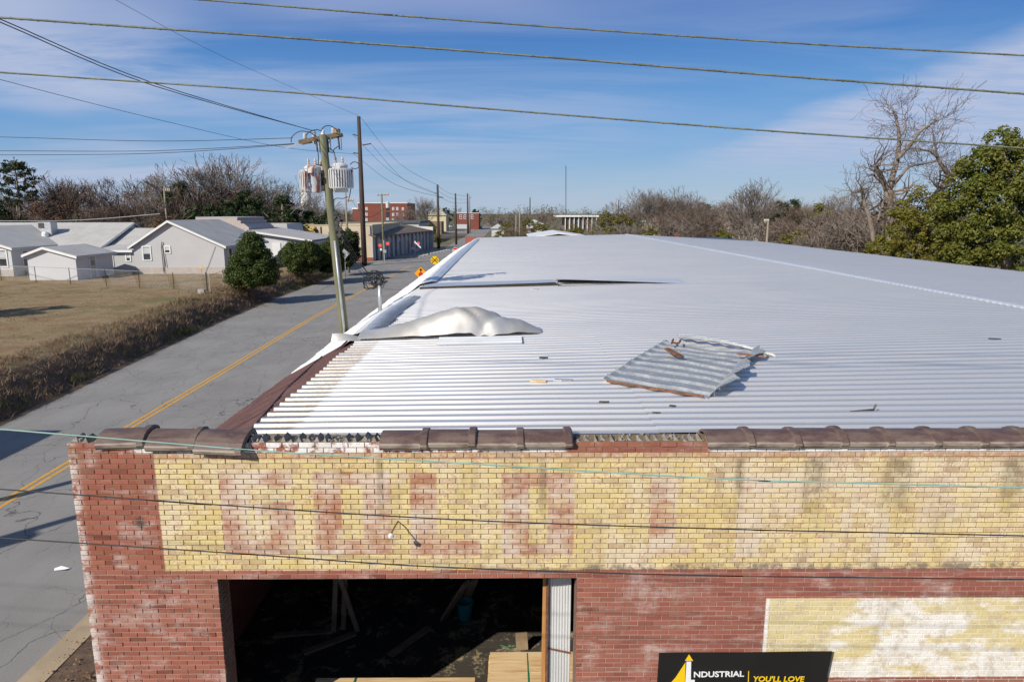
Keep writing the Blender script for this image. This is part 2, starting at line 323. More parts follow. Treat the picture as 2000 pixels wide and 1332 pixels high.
def mat_floor():
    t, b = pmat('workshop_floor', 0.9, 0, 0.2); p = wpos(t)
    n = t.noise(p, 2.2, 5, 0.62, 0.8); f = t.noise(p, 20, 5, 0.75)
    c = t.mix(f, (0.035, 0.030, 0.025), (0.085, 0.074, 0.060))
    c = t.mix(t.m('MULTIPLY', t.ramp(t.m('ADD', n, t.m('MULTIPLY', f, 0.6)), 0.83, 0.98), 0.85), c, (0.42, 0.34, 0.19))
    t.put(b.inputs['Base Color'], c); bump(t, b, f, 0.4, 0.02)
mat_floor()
simple('teal_plastic', (0.02, 0.22, 0.22), (0.02, 0.17, 0.18), 3.0, 0.4)
simple('green_strap', (0.02, 0.22, 0.10), None, 3.0, 0.5)
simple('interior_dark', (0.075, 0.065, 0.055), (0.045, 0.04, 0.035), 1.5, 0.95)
# street things
simple('pole_wood_green', (0.20, 0.195, 0.115), (0.115, 0.115, 0.070), 1.6, 0.9, stretch=(6, 6, 0.5), bmp=0.4, bscale=12)
simple('pole_wood_dark', (0.085, 0.060, 0.046), (0.05, 0.036, 0.030), 1.2, 0.9, stretch=(3, 3, 0.3), bmp=0.3, bscale=10)
simple('pole_wood_pale', (0.30, 0.26, 0.19), (0.20, 0.175, 0.13), 1.2, 0.9, stretch=(3, 3, 0.3))
simple('crossarm_wood', (0.33, 0.25, 0.15), (0.18, 0.135, 0.085), 4.0, 0.9, bmp=0.3)
simple('galvanised_steel', (0.50, 0.51, 0.52), (0.38, 0.39, 0.40), 4.0, 0.45, 0.5)
def mat_transformer(name, rusty):
    t, b = pmat(name, 0.5, 0.05, 0.4); p = wpos(t)
    n = t.noise(t.scl(p, (3, 3, 0.7)), 2.2, 5, 0.65)
    c = t.mix(t.noise(p, 6, 4), (0.48, 0.49, 0.49), (0.62, 0.62, 0.61))
    if rusty: c = t.mix(t.ramp(n, 0.50, 0.60), c, (0.33, 0.105, 0.06))
    t.put(b.inputs['Base Color'], c)
mat_transformer('transformer_grey', False); mat_transformer('transformer_rusty', True)
simple('porcelain', (0.55, 0.50, 0.45), (0.42, 0.38, 0.34), 6, 0.3)
simple('white_insulator', (0.72, 0.72, 0.70), None, 6, 0.3)
simple('black_rubber', (0.022, 0.022, 0.024), (0.035, 0.035, 0.036), 6, 0.6)
simple('aged_cable', (0.20, 0.22, 0.155), (0.10, 0.105, 0.08), 5, 0.7)
simple('green_cable', (0.27, 0.43, 0.36), (0.22, 0.36, 0.30), 3, 0.6)
simple('dark_metal', (0.05, 0.05, 0.05), (0.08, 0.075, 0.07), 5, 0.6, 0.3)
simple('sign_yellow', (0.78, 0.50, 0.01), (0.72, 0.46, 0.01), 2, 0.45)
simple('sign_amber', (0.80, 0.36, 0.01), (0.75, 0.33, 0.01), 2, 0.45)
simple('sign_red', (0.55, 0.018, 0.025), (0.50, 0.018, 0.025), 2, 0.45)
simple('sign_black', (0.010, 0.010, 0.011), (0.013, 0.013, 0.014), 1, 0.45)
simple('sign_white', (0.78, 0.78, 0.80), (0.74, 0.74, 0.76), 2, 0.45)
simple('signal_red', (0.80, 0.10, 0.09), (0.72, 0.09, 0.08), 2, 0.5)
simple('banner_yellow', (0.80, 0.53, 0.01), (0.78, 0.51, 0.01), 2, 0.5)
# buildings
def mat_siding(name, c1, c2, pitch=0.2):
    t, b = pmat(name, 0.7, 0, 0.3); p = wpos(t); z = t.n('ShaderNodeSeparateXYZ', {0: p}).outputs[2]
    fr = t.m('FRACT', t.m('DIVIDE', z, pitch)); n = t.noise(p, 0.8, 4)
    t.put(b.inputs['Base Color'], t.mix(n, c1, c2)); bump(t, b, fr, 0.6, 0.045)
mat_siding('grey_siding', (0.46, 0.46, 0.47), (0.53, 0.53, 0.54))
mat_siding('white_siding', (0.56, 0.57, 0.59), (0.64, 0.65, 0.66))
def mat_ribroof(name, c1, c2, axis, pitch=0.4):
    t, b = pmat(name, 0.65, 0.0, 0.3); p = wpos(t); s = t.n('ShaderNodeSeparateXYZ', {0: p}).outputs[axis]
    fr = t.m('PINGPONG', t.m('DIVIDE', s, pitch), 0.5); n = t.noise(p, 0.6, 5, 0.6)
    c = t.mix(t.ramp(n, 0.3, 0.7), c1, c2); t.put(b.inputs['Base Color'], c)
    bump(t, b, t.ramp(fr, 0.40, 0.48), 0.8, 0.04)
mat_ribroof('grey_metal_roof_x', (0.48, 0.46, 0.43), (0.41, 0.395, 0.37), 0)
mat_ribroof('grey_metal_roof_y', (0.48, 0.46, 0.43), (0.41, 0.395, 0.37), 1)
mat_ribroof('rusty_shed_roof', (0.125, 0.085, 0.055), (0.19, 0.14, 0.10), 1, 1.6)
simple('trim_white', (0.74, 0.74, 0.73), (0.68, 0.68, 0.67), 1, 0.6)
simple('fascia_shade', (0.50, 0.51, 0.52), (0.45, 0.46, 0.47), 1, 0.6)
simple('block_foundation', (0.45, 0.40, 0.36), (0.38, 0.34, 0.31), 2, 0.9)
simple('glass_dark', (0.03, 0.036, 0.042), (0.07, 0.08, 0.09), 0.7, 0.08, spec=0.7)
simple('blind_white', (0.50, 0.52, 0.52), (0.42, 0.44, 0.45), 3, 0.6)
simple('cream_stucco', (0.58, 0.485, 0.355), (0.50, 0.41, 0.30), 0.5, 0.9, bmp=0.1)
simple('cream_block', (0.58, 0.50, 0.32), (0.50, 0.42, 0.26), 0.5, 0.9)
simple('yellow_paint_old', (0.54, 0.42, 0.13), (0.50, 0.33, 0.10), 0.8, 0.9)
simple('pink_brick', (0.50, 0.42, 0.38), (0.44, 0.36, 0.32), 3, 0.9)
simple('white_block', (0.58, 0.58, 0.58), (0.48, 0.48, 0.49), 0.6, 0.85)
simple('bay_panel', (0.50, 0.47, 0.45), (0.40, 0.375, 0.36), 0.8, 0.85)
simple('bay_door', (0.075, 0.085, 0.105), (0.05, 0.058, 0.075), 0.8, 0.7)
simple('red_brick_far', (0.215, 0.066, 0.045), (0.17, 0.055, 0.038), 0.6, 0.9)
simple('teal_awning', (0.03, 0.34, 0.24), None, 2, 0.6)
simple('beige_wall', (0.50, 0.47, 0.36), (0.44, 0.41, 0.31), 0.6, 0.85)
simple('pale_green_wall', (0.42, 0.46, 0.43), (0.37, 0.41, 0.38), 0.6, 0.85)
simple('tan_panel', (0.24, 0.17, 0.12), (0.18, 0.13, 0.09), 0.6, 0.8)
simple('slate_roof', (0.10, 0.11, 0.12), (0.075, 0.08, 0.09), 0.8, 0.8)
simple('blue_roof', (0.07, 0.10, 0.15), (0.05, 0.075, 0.12), 0.8, 0.6)
simple('car_white', (0.70, 0.71, 0.72), (0.66, 0.67, 0.68), 2, 0.25)
simple('car_dark', (0.04, 0.045, 0.055), (0.05, 0.055, 0.06), 2, 0.25)
simple('car_blue', (0.03, 0.09, 0.28), (0.03, 0.08, 0.24), 2, 0.25)
simple('car_silver', (0.35, 0.36, 0.37), (0.32, 0.33, 0.34), 2, 0.25, 0.4)
simple('tyre', (0.02, 0.02, 0.02), None, 3, 0.8)
simple('red_light', (0.45, 0.02, 0.02), None, 3, 0.3)
# plants
simple('bark_grey', (0.26, 0.215, 0.175), (0.155, 0.125, 0.10), 2.0, 0.95, stretch=(3, 3, 0.6), bmp=0.5, bscale=6)
simple('twig_grey', (0.19, 0.155, 0.130), (0.12, 0.095, 0.078), 0.5, 0.95)
simple('twig_brown', (0.155, 0.108, 0.080), (0.105, 0.075, 0.057), 0.4, 0.95)
simple('dry_leaf_brown', (0.21, 0.115, 0.060), (0.145, 0.080, 0.045), 0.5, 0.9)
def mat_leaf(name, c1, c2, c3, sc=1.3, rough=0.55, trans=0.25):
    mt = bpy.data.materials.new(name); mt.use_nodes = True; MATS[name] = mt
    t = T(mt.node_tree); b = t.t.nodes['Principled BSDF']; b.inputs['Roughness'].default_value = rough; b.inputs['Specular IOR Level'].default_value = 0.22
    p = wpos(t); isl = t.n('ShaderNodeNewGeometry').outputs['Random Per Island']
    c = t.mix(isl, c1, c2); c = t.mix(t.m('MULTIPLY', t.ramp(t.noise(p, sc, 4, 0.6), 0.42, 0.68), 0.75), c, c3)
    t.put(b.inputs['Base Color'], c)
    tr = t.n('ShaderNodeBsdfTranslucent', {'Color': c}); mx = t.n('ShaderNodeMixShader', {0: trans, 1: b.outputs[0], 2: tr.outputs[0]})
    t.t.links.new(mx.outputs[0], t.t.nodes['Material Output'].inputs[0])
mat_leaf('leaf_magnolia', (0.065, 0.085, 0.015), (0.190, 0.195, 0.034), (0.135, 0.125, 0.024), 0.5, 0.5, 0.2)
mat_leaf('leaf_olive', (0.11, 0.115, 0.018), (0.215, 0.190, 0.034), (0.17, 0.135, 0.03), 0.5, 0.5, 0.3)
mat_leaf('leaf_dark', (0.024, 0.042, 0.014), (0.052, 0.072, 0.022), (0.030, 0.045, 0.016), 0.4, 0.55, 0.2)
mat_leaf('leaf_bush', (0.030, 0.052, 0.012), (0.090, 0.120, 0.026), (0.055, 0.078, 0.018), 1.2, 0.5, 0.25)
mat_leaf('leaf_pine', (0.030, 0.048, 0.016), (0.060, 0.075, 0.026), (0.050, 0.056, 0.022), 0.8, 0.6, 0.2)
mat_leaf('brush_dry', (0.21, 0.142, 0.09), (0.38, 0.27, 0.175), (0.165, 0.108, 0.07), 0.9, 0.9, 0.15)
mat_leaf('brush_green', (0.055, 0.070, 0.022), (0.10, 0.105, 0.038), (0.10, 0.080, 0.036), 0.9, 0.8, 0.2)
mat_leaf('wood_far_brown', (0.115, 0.088, 0.066), (0.175, 0.135, 0.105), (0.085, 0.080, 0.048), 0.06, 0.95, 0.1)
mat_leaf('wood_far_green', (0.045, 0.055, 0.024), (0.085, 0.090, 0.036), (0.075, 0.068, 0.032), 0.06, 0.9, 0.1)
mat_leaf('fallen_leaves', (0.20, 0.115, 0.055), (0.33, 0.20, 0.10), (0.15, 0.09, 0.05), 0.9, 0.9, 0.1)

# ------------------------------------------------------------------ mesh helpers
class MB:
    def __init__(s): s.v = []; s.f = []; s.mi = []; s.cur = 0
    def add(s, vs, fs):
        o = len(s.v); s.v += [tuple(q) for q in vs]
        for f in fs: s.f.append(tuple(i + o for i in f)); s.mi.append(s.cur)
        return s
    def box(s, c, size, rot=None):
        hx, hy, hz = (k / 2 for k in size); M = rot if rot is not None else Matrix.Identity(3); c = Vector(c)
        vs = [c + M @ Vector((sx * hx, sy * hy, sz * hz)) for sx in (-1, 1) for sy in (-1, 1) for sz in (-1, 1)]
        return s.add(vs, [(0, 1, 3, 2), (4, 6, 7, 5), (0, 4, 5, 1), (2, 3, 7, 6), (0, 2, 6, 4), (1, 5, 7, 3)])
    def bb(s, x0, x1, y0, y1, z0, z1): return s.box(((x0 + x1) / 2, (y0 + y1) / 2, (z0 + z1) / 2), (x1 - x0, y1 - y0, z1 - z0))
    def beam(s, a, b, w, h, up=(0, 0, 1)):
        a = Vector(a); b = Vector(b); d = (b - a); L = d.length; d.normalize(); upv = Vector(up)
        if abs(d.dot(upv)) > 0.98: upv = Vector((0, 1, 0))
        sx = d.cross(upv).normalized(); sz = sx.cross(d)
        return s.box((a + b) / 2, (L, w, h), Matrix((d, sx, sz)).transposed())
    def tube(s, pts, rad, sides=6, cap=True):
        pts = [Vector(p) for p in pts]; n = len(pts)
        if not hasattr(rad, '__len__'): rad = [rad] * n
        o = len(s.v); prev = None
        for i, p in enumerate(pts):
            d = (pts[min(i + 1, n - 1)] - pts[max(i - 1, 0)])
            if d.length < 1e-9: d = Vector((0, 0, 1))
            d.normalize()
            a = prev if prev is not None else (Vector((0, 0, 1)) if abs(d.z) < 0.9 else Vector((1, 0, 0)))
            a = (a - d * a.dot(d))
            if a.length < 1e-6: a = d.orthogonal()
            a.normalize(); b = d.cross(a); prev = a
            for k in range(sides):
                an = 2 * math.pi * k / sides; s.v.append(tuple(p + (a * math.cos(an) + b * math.sin(an)) * rad[i]))
        for i in range(n - 1):
            for k in range(sides):
                k2 = (k + 1) % sides
                s.f.append((o + i * sides + k, o + i * sides + k2, o + (i + 1) * sides + k2, o + (i + 1) * sides + k)); s.mi.append(s.cur)
        if cap:
            s.f.append(tuple(o + k for k in reversed(range(sides)))); s.mi.append(s.cur)
            s.f.append(tuple(o + (n - 1) * sides + k for k in range(sides))); s.mi.append(s.cur)
        return s
    def grid(s, rows):
        o = len(s.v); nr = len(rows); nc = len(rows[0])
        for r in rows: s.v += [tuple(q) for q in r]
        for i in range(nr - 1):
            for j in range(nc - 1):
                s.f.append((o + i * nc + j, o + i * nc + j + 1, o + (i + 1) * nc + j + 1, o + (i + 1) * nc + j)); s.mi.append(s.cur)
        return s
    def prism(s, poly, h, axis=2):
        """poly: list of 3-D points in a plane, h: extrusion vector"""
        n = len(poly); h = Vector(h); vs = [Vector(p) for p in poly] + [Vector(p) + h for p in poly]
        return s.add(vs, [tuple(reversed(range(n))), tuple(range(n, 2 * n))] + [(i, (i + 1) % n, n + (i + 1) % n, n + i) for i in range(n)])
    def lathe(s, prof, c=(0, 0, 0), sides=16, axis=None):
        c = Vector(c); o = len(s.v)
        for (r, z) in prof:
            for k in range(sides):
                a = 2 * math.pi * k / sides; s.v.append(tuple(c + Vector((r * math.cos(a), r * math.sin(a), z))))
        for i in range(len(prof) - 1):
            for k in range(sides):
                k2 = (k + 1) % sides
                s.f.append((o + i * sides + k, o + i * sides + k2, o + (i + 1) * sides + k2, o + (i + 1) * sides + k)); s.mi.append(s.cur)
        s.f.append(tuple(o + k for k in reversed(range(sides)))); s.mi.append(s.cur)
        s.f.append(tuple(o + (len(prof) - 1) * sides + k for k in range(sides))); s.mi.append(s.cur)
        return s
    def mesh(s, name, mats, smooth=False):
        me = bpy.data.meshes.new(name); me.from_pydata(s.v, [], s.f)
        if isinstance(mats, str): mats = [mats]
        for m_ in mats: me.materials.append(MATS[m_])
        if len(mats) > 1: me.polygons.foreach_set('material_index', s.mi)
        if smooth: me.polygons.foreach_set('use_smooth', [True] * len(me.polygons))
        me.update(); return me
    def build(s, name, mats, parent=None, smooth=False, world=True):
        o = bpy.data.objects.new(name, s.mesh(name, mats, smooth)); COL.objects.link(o)
        if parent is not None: attach(o, parent, world)
        return o
def origin_of(p):
    M = p.matrix_basis.copy()
    while p.parent: M = p.parent.matrix_basis @ (p.matrix_parent_inverse @ M); p = p.parent
    return M
def attach(o, parent, world=True):
    o.parent = parent
    if world: o.matrix_parent_inverse = origin_of(parent).inverted()
def tag(o, label=None, cat=None, group=None, kind=None):
    if label: o['label'] = label
    if cat: o['category'] = cat
    if group: o['group'] = group
    if kind: o['kind'] = kind
    return o
def thing(name, label, cat, loc=(0, 0, 0), group=None, rz=0.0):
    o = bpy.data.objects.new(name, None); COL.objects.link(o); o.location = loc; o.rotation_euler = (0, 0, rz); o.empty_display_size = 0.3
    return tag(o, label, cat, group)
def struct(o): o['kind'] = 'structure'; return o
def copy_tree(o, parent=None):
    c = o.copy(); COL.objects.link(c); c.parent = parent
    for ch in list(o.children): copy_tree(ch, c)
    return c
def nz(x, y=0.0, z=0.0): return noise.noise(Vector((x, y, z)))
def sstep(a, b, x):
    k = max(0.0, min(1.0, (x - a) / (b - a))); return k * k * (3 - 2 * k)
def text_mesh(body, size, name, mat, M, parent, shear=0.0, bold=0.012, extrude=0.004, width=None, align='LEFT'):
    cu = bpy.data.curves.new(name, 'FONT'); cu.body = body; cu.size = size; cu.shear = shear; cu.offset = bold * size; cu.extrude = extrude; cu.align_x = align
    cu.resolution_u = 3
    ob = bpy.data.objects.new(name + '_tmp', cu); COL.objects.link(ob)
    bpy.context.view_layer.update()
    me = bpy.data.meshes.new_from_object(ob.evaluated_get(bpy.context.evaluated_depsgraph_get()))
    bpy.data.objects.remove(ob)
    if width:
        xs = [v.co.x for v in me.vertices]; k = width / (max(xs) - min(xs)); me.transform(Matrix.Scale(k, 4, (1, 0, 0)))
    me.transform(M); me.materials.clear(); me.materials.append(MATS[mat])
    o = bpy.data.objects.new(name, me); COL.objects.link(o)
    if parent is not None: attach(o, parent)
    return o
ORD = ['first', 'second', 'third', 'fourth', 'fifth', 'sixth', 'seventh', 'eighth', 'ninth', 'tenth', 'eleventh', 'twelfth', 'thirteenth', 'fourteenth', 'fifteenth', 'sixteenth', 'seventeenth', 'eighteenth', 'nineteenth', 'twentieth']

# ================================================================== THE SETTING
def lerp_tab(tab, y):
    if y <= tab[0][0]: return tab[0][1]
    for (a, p), (b, q) in zip(tab, tab[1:]):
        if y <= b: return p + (q - p) * (y - a) / (b - a)
    return tab[-1][1]
ROAD_L = [(-60, -18.4), (0, -18.8), (25, -19.3), (35, -20.1), (51, -21.3), (68, -21.9), (82, -21.7), (94, -22.4), (98, -23.2), (100, -25), (101.5, -30), (102, -140),
          (111, -140), (111.5, -30), (113, -23.4), (115, -21.9), (153, -16.6), (158, -14.2), (900, -14.2)]
LAWNZ = 1.5
def ground_z(x, y):
    if y > 99 or y < -58: return 0.0
    t = lerp_tab(ROAD_L, min(y, 97)) - x
    if t <= 0: return 0.0
    z = lerp_tab([(0, 0), (.35, .03), (.7, .25), (1.3, .9), (1.9, 1.3), (2.7, LAWNZ), (500, LAWNZ)], t)
    return z * sstep(99, 93, y) if y > 93 else z
m = MB(); g = 3500; m.grid([[(-g, -g, -.03), (g, -g, -.03)], [(-g, g, -.03), (g, g, -.03)]]); struct(m.build('ground', 'far_ground'))
m = MB(); ys = sorted(set([q[0] for q in ROAD_L] + list(range(-55, 200, 5)) + [300, 500]))
m.grid([[(lerp_tab(ROAD_L, y), y, 0), (-8.42 if y < 140 else -7.6, y, 0)] for y in ys]); struct(m.build('road', 'asphalt'))
CENTRE = [(-60, -14.0), (18, -14.12), (25, -14.35), (33, -14.5), (51, -15.0), (70, -15.0), (104, -14.75)]
for dx in (-.125, .125):
    m = MB(); m.grid([[(lerp_tab(CENTRE, y) + dx - .06, y, .004), (lerp_tab(CENTRE, y) + dx + .06, y, .004)] for y in list(range(-55, 104, 3)) + [104]])
    struct(m.build('road_marking', 'yellow_line_paint'))
# kerb on the building side: cast lengths with joints
kr = struct(MB().bb(-8.42, -7.94, -40, 138, -.02, .10).build('kerb', 'kerb_concrete'))
m = MB()
m.grid([[(-7.94, y, .085 + .02 * nz(y * .6)), (-7.2, y, .10 + .03 * nz(y * .5, 3)), (-6.4, y, .12 + .03 * nz(y * .4, 7)), (-5.2, y, .10)] for y in range(-40, 138, 2)])
struct(m.build('verge', 'dirt'))
# lawn with its bank
m = MB(); offs = [0, .2, .35, .55, .7, 1.0, 1.3, 1.6, 1.9, 2.3, 2.7, 3.5, 5, 8, 12, 20, 35, 60, 110]
rows = []
for y in list(range(-50, 93, 2)) + [93, 94, 95, 96, 97, 98, 99]:
    e = lerp_tab(ROAD_L, min(y, 97)); r_ = []
    for i, t in enumerate(offs):
        j = .10 * nz(y * .35, t * .7) if 0 < t < 4 else 0
        r_.append((e - t + .12 * nz(y * .5, 9 + t), y, max(.006, ground_z(e - t, y) + j + (.05 * nz((e - t) * .2, y * .2) if t > 3 else 0))))
    rows.append(r_)
m.grid(rows); lawn = struct(m.build('lawn', ['winter_lawn', 'bank_soil'], smooth=True))
nc = len(offs) - 1
for k, pg in enumerate(lawn.data.polygons): pg.material_index = 1 if (k % nc) < 8 else 0

def blades(m, c, n, rx, rz, l0, l1, w, seed, lean=.5):
    q = random.Random(seed)
    for _ in range(n):
        a = q.uniform(0, 6.283); r_ = rx * math.sqrt(q.random()); b = Vector(c) + Vector((r_ * math.cos(a), r_ * math.sin(a), q.uniform(0, rz)))
        d = Vector((q.gauss(0, lean), q.gauss(0, lean), 1)).normalized() * q.uniform(l0, l1)
        s_ = Vector((q.gauss(0, 1), q.gauss(0, 1), q.gauss(0, .4))).normalized() * w
        m.add([b - s_, b + s_, b + d], [(0, 1, 2)])
# dead brush over the bank (vines and weeds, nobody could count it)
md, mg = MB(), MB(); q = random.Random(3)
for i in range(2600):
    y = -2 + 96 * (i / 2600) + q.uniform(-.3, .3); near = y < 60
    e = lerp_tab(ROAD_L, min(y, 97)); t = q.uniform(.35, 3.1) if y < 60 else q.uniform(.4, 2.2); x = e - t; z = ground_z(x, y)
    clump = .65 + .6 * nz(y * .45, t)
    if y > 56 and q.random() < .5: continue
    lo = t < 1.0 and nz(y * .22, 5) > -.05
    (blades)(mg if lo or (q.random() < .10) else md, (x, y, z - .05), 17, .34, .12, .12 * clump + .05, .62 * max(.3, clump), .012 if y < 40 else .018, i, .75)
tag(md.build('dead_brush', 'brush_dry'), 'dead brown brush and vines covering the roadside bank', 'brush', kind='stuff')
tag(mg.build('green_weeds', 'brush_green'), 'low green weeds along the foot of the bank', 'weeds', kind='stuff')
m = MB()
for i in range(5200):
    y = q.uniform(22, 72); x = lerp_tab(ROAD_L, y) - 2.9 - q.random() ** 1.4 * 34
    k = nz(x * .12, y * .12); blades(m, (x, y, ground_z(x, y)), 4 if k < .1 else 8, .25, .0, .03, .10, .012, i, .8)
tag(m.build('lawn_grass', 'brush_dry'), 'short dry winter grass over the lawn', 'grass', kind='stuff')
m = MB()
for i in range(420):
    y = q.uniform(24, 70); x = lerp_tab(ROAD_L, y) - 3.2 - q.random() * 32
    if nz(x * .1 + 7, y * .1) > -.05: blades(m, (x, y, ground_z(x, y)), 14, .28, .0, .05, .16, .014, i + 9000, .8)
tag(m.build('green_tufts', 'brush_green'), 'scattered green tufts in the dry lawn', 'grass', kind='stuff')
# leaf litter at the kerb and below the big bush
def litter(name, label, pts, n, spread, size, mat):
    m = MB(); q = random.Random(len(name))
    for i in range(n):
        c = q.choice(pts); x = c[0] + q.gauss(0, spread); y = c[1] + q.gauss(0, spread); z = (ground_z(x, y) if x < -18 else c[2]) + .012
        a = q.uniform(0, 6.28); s_ = size * q.uniform(.5, 1.2); dx, dy = s_ * math.cos(a), s_ * math.sin(a)
        m.add([(x - dx, y - dy, z), (x + dy * .5, y - dx * .5, z + q.uniform(0, s_)), (x + dx, y + dy, z + .005), (x - dy * .5, y + dx * .5, z)], [(0, 1, 2, 3)])
    tag(m.build(name, mat), label, 'litter', kind='stuff')
litter('fallen_leaves', 'brown fallen leaves round the foot of the rounded bush', [(-24.5, 58, 1.5), (-23.5, 59, 1.5), (-24, 61, 1.5)], 1500, 1.3, .07, 'fallen_leaves')
litter('kerb_litter', 'dead leaves and chips lying on the bare verge', [(-7.2, 10 + k * .6, .13) for k in range(8)], 700, .45, .03, 'fallen_leaves')
m = MB(); c = at(120, 1112, Z=.012)
m.add([c + Vector(k) for k in ((-.14, -.04, 0), (.10, -.06, .03), (.17, .05, .01), (-.05, .08, .05))], [(0, 1, 2, 3)])
m.add([c + Vector(k) for k in ((-.14, -.04, 0), (-.05, .08, .05), (-.2, .06, .0))], [(0, 1, 2)])
tag(m.build('crumpled_paper', 'sign_white'), 'crumpled white paper lying on the asphalt near the brick corner', 'litter')

# ================================================================== THE BRICK BUILDING
YF = 78.0; XE = -3.35; XRIDGE = 13.6; XR = 28.5
bld = thing('brick_building', 'long brick workshop with faded yellow painted sign and pale ribbed metal roof', 'building', (WX0, WY, 0))
BD = .33
m = MB()
yb0 = WY + .008
m.bb(WX0 + .004, OPX0 - .004, yb0, WY + BD, 0, ZTOP - .004); m.bb(OPX0 - .004, OPX1 + .004, yb0, WY + BD, HEADZ + .004, ZTOP - .004); m.bb(OPX1 + .004, XR, yb0, WY + BD, 0, ZTOP - .004)
front = m.build('front_wall', 'mortar', bld)
def brick_geo(m, x0, x1, z0, z1, depth=.02, dz=0.0):
    c = .003; yf = WY - dz; yk = WY + depth
    m.add([(x0 + c, yf, z0 + c), (x1 - c, yf, z0 + c), (x1 - c, yf, z1 - c), (x0 + c, yf, z1 - c), (x0, yf + c, z0), (x1, yf + c, z0), (x1, yf + c, z1), (x0, yf + c, z1),
           (x0, yk, z0), (x1, yk, z0), (x1, yk, z1), (x0, yk, z1)],
          [(0, 1, 2, 3), (4, 5, 1, 0), (5, 6, 2, 1), (6, 7, 3, 2), (7, 4, 0, 3), (8, 9, 5, 4), (9, 10, 6, 5), (10, 11, 7, 6), (11, 8, 4, 7)])
J = .0095
brick_me = {}
def brick_obj(x0, x1, z0, z1, dz):
    key = round(x1 - x0, 3)
    if key not in brick_me:
        mm = MB(); sv = WY
        brick_geo(mm, 0, x1 - x0, 0, z1 - z0); me = mm.mesh('brick', 'painted_brick'); me.transform(Matrix.Translation((0, -WY, 0))); brick_me[key] = me
    o = bpy.data.objects.new('brick', brick_me[key]); COL.objects.link(o); o.location = (x0, WY - dz, z0); attach(o, front)
rest = MB(); nind = 0; q = random.Random(11)
for row in range(77):
    z1 = ZTOP - row * CH; z0 = z1 - CH + J
    off = .5 * (row % 2); k = 0
    while True:
        x0 = WX0 + (k - off) * BW; x1 = x0 + BW - J; k += 1
        if x0 > 11.5: break
        x0 = max(x0, WX0)
        segs = [(x0, x1)]
        if row >= HEADROW:
            if x0 > OPX0 - .05 and x1 < OPX1 + .05: continue
            if x0 < OPX0 < x1: segs = [(x0, OPX0)]
            elif x0 < OPX1 < x1: segs = [(OPX1, x1)]
        for a, b in segs:
            if b - a < .03: continue
            dz = q.gauss(0, .0016)
            # a stepped settlement crack near the corner
            if row < 5 and a < 6.55 and nind < 300: brick_obj(a, b, z0, z1, dz); nind += 1
            else: brick_geo(rest, a, b, z0 + q.gauss(0, .0006), z1, .02, dz)
o = rest.build('bricks', 'painted_brick', front); o['kind'] = 'stuff'
# left and right reveals of the opening: header bricks with chalky paint
m = MB(); n = 0
for row in range(HEADROW, 77):
    z1 = ZTOP - row * CH; z0 = z1 - CH + J
    for k in range(3):
        y0 = WY + .01 + k * .108; y1 = min(y0 + .099, WY + BD)
        m.bb(OPX0 - .02, OPX0 + .004 + q.uniform(-.001, .003), y0, y1, z0, z1); m.bb(OPX1 - .004, OPX1 + .02, y0, y1, z0, z1)
o = m.build('reveal_bricks', 'jamb_brick', front); o['kind'] = 'stuff'
# left end of the wall (the outside corner)
m = MB()
for row in range(77):
    z1 = ZTOP - row * CH; z0 = z1 - CH + J
    for k in range(3): m.bb(WX0 - .003, WX0 + .02, WY + .012 + k * .108, WY + .012 + k * .108 + .098, z0, z1)
o = m.build('corner_bricks', 'painted_brick', front); o['kind'] = 'stuff'
MB().bb(OPX0, OPX1, WY + .03, WY + BD - .01, HEADZ - .012, HEADZ + .002).build('lintel', 'rust', front)
# other walls, floor
m = MB().bb(WX0 + .01, WX0 + .28, WY + BD, YF, 0, 3.70); m.build('side_wall', 'plain_brick', bld)
m = MB().bb(XR - .3, XR - .02, WY + BD, YF, 0, 4.6); m.build('side_wall', 'plain_brick', bld)
m = MB().bb(WX0 + .02, XE, YF - .02, YF + .3, 0, 3.6).bb(XE, XR, YF - .021, YF + .3, 0, 4.55); m.build('back_wall', 'plain_brick', bld)
m = MB().bb(-4.7, -2.6, YF + .02, YF + .34, 3.5, 5.27); m.build('parapet_stub', 'plain_brick', bld)
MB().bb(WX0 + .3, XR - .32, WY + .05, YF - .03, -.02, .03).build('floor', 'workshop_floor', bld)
# an inside partition closes the dark room
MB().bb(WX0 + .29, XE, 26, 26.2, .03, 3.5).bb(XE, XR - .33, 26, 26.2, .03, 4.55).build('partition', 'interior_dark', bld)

def zr(x, y):
    fr = .30 + .70 * sstep(8.3, 13.5, y)
    z = 5.15 + .37 * fr * (min(x, XRIDGE) - XE) / (XRIDGE - XE)
    if x > XRIDGE: z -= (x - XRIDGE) * .0525
    return z + .010 * nz(x * .22, y * .18) + .004 * nz(x * .9, y * .5, 4)
# deck under the sheets
m = MB(); xs = [XE + .12, -1, 2, 5, 9, XRIDGE, 20, XR - .1]
m.grid([[(x, y, zr(x, y) - .05) for x in xs] for y in [WY + BD + .02, 10, 12, 14, 17, 25, 40, 60, YF - .03]]); deck = m.build('roof_deck', 'dark_underside', bld)
PER = .262
PROF = [(0, 0), (.118, 0), (.128, .004), (.156, .040), (.166, .043), (.208, .043), (.220, .036), (.262, 0)]
def rib_sheet(x0f, x1f, y0, nrib, xs, lift=0.0, zf=zr, thick=False):
    m = MB(); rows = []
    for st in xs:
        r_ = []
        for k in range(nrib):
            for (dy, dz) in PROF[:-1]:
                y = y0 + k * PER + dy; x = x0f(y) + (x1f(y) - x0f(y)) * st; r_.append((x, y, zf(x, y) + dz + lift))
        y = y0 + nrib * PER + .012; x = x0f(y) + (x1f(y) - x0f(y)) * st; r_.append((x, y, zf(x, y) + lift + .001))
        rows.append(r_)
    m.grid(rows); return m
q = random.Random(21); y = WY + BD + .06; i = 0
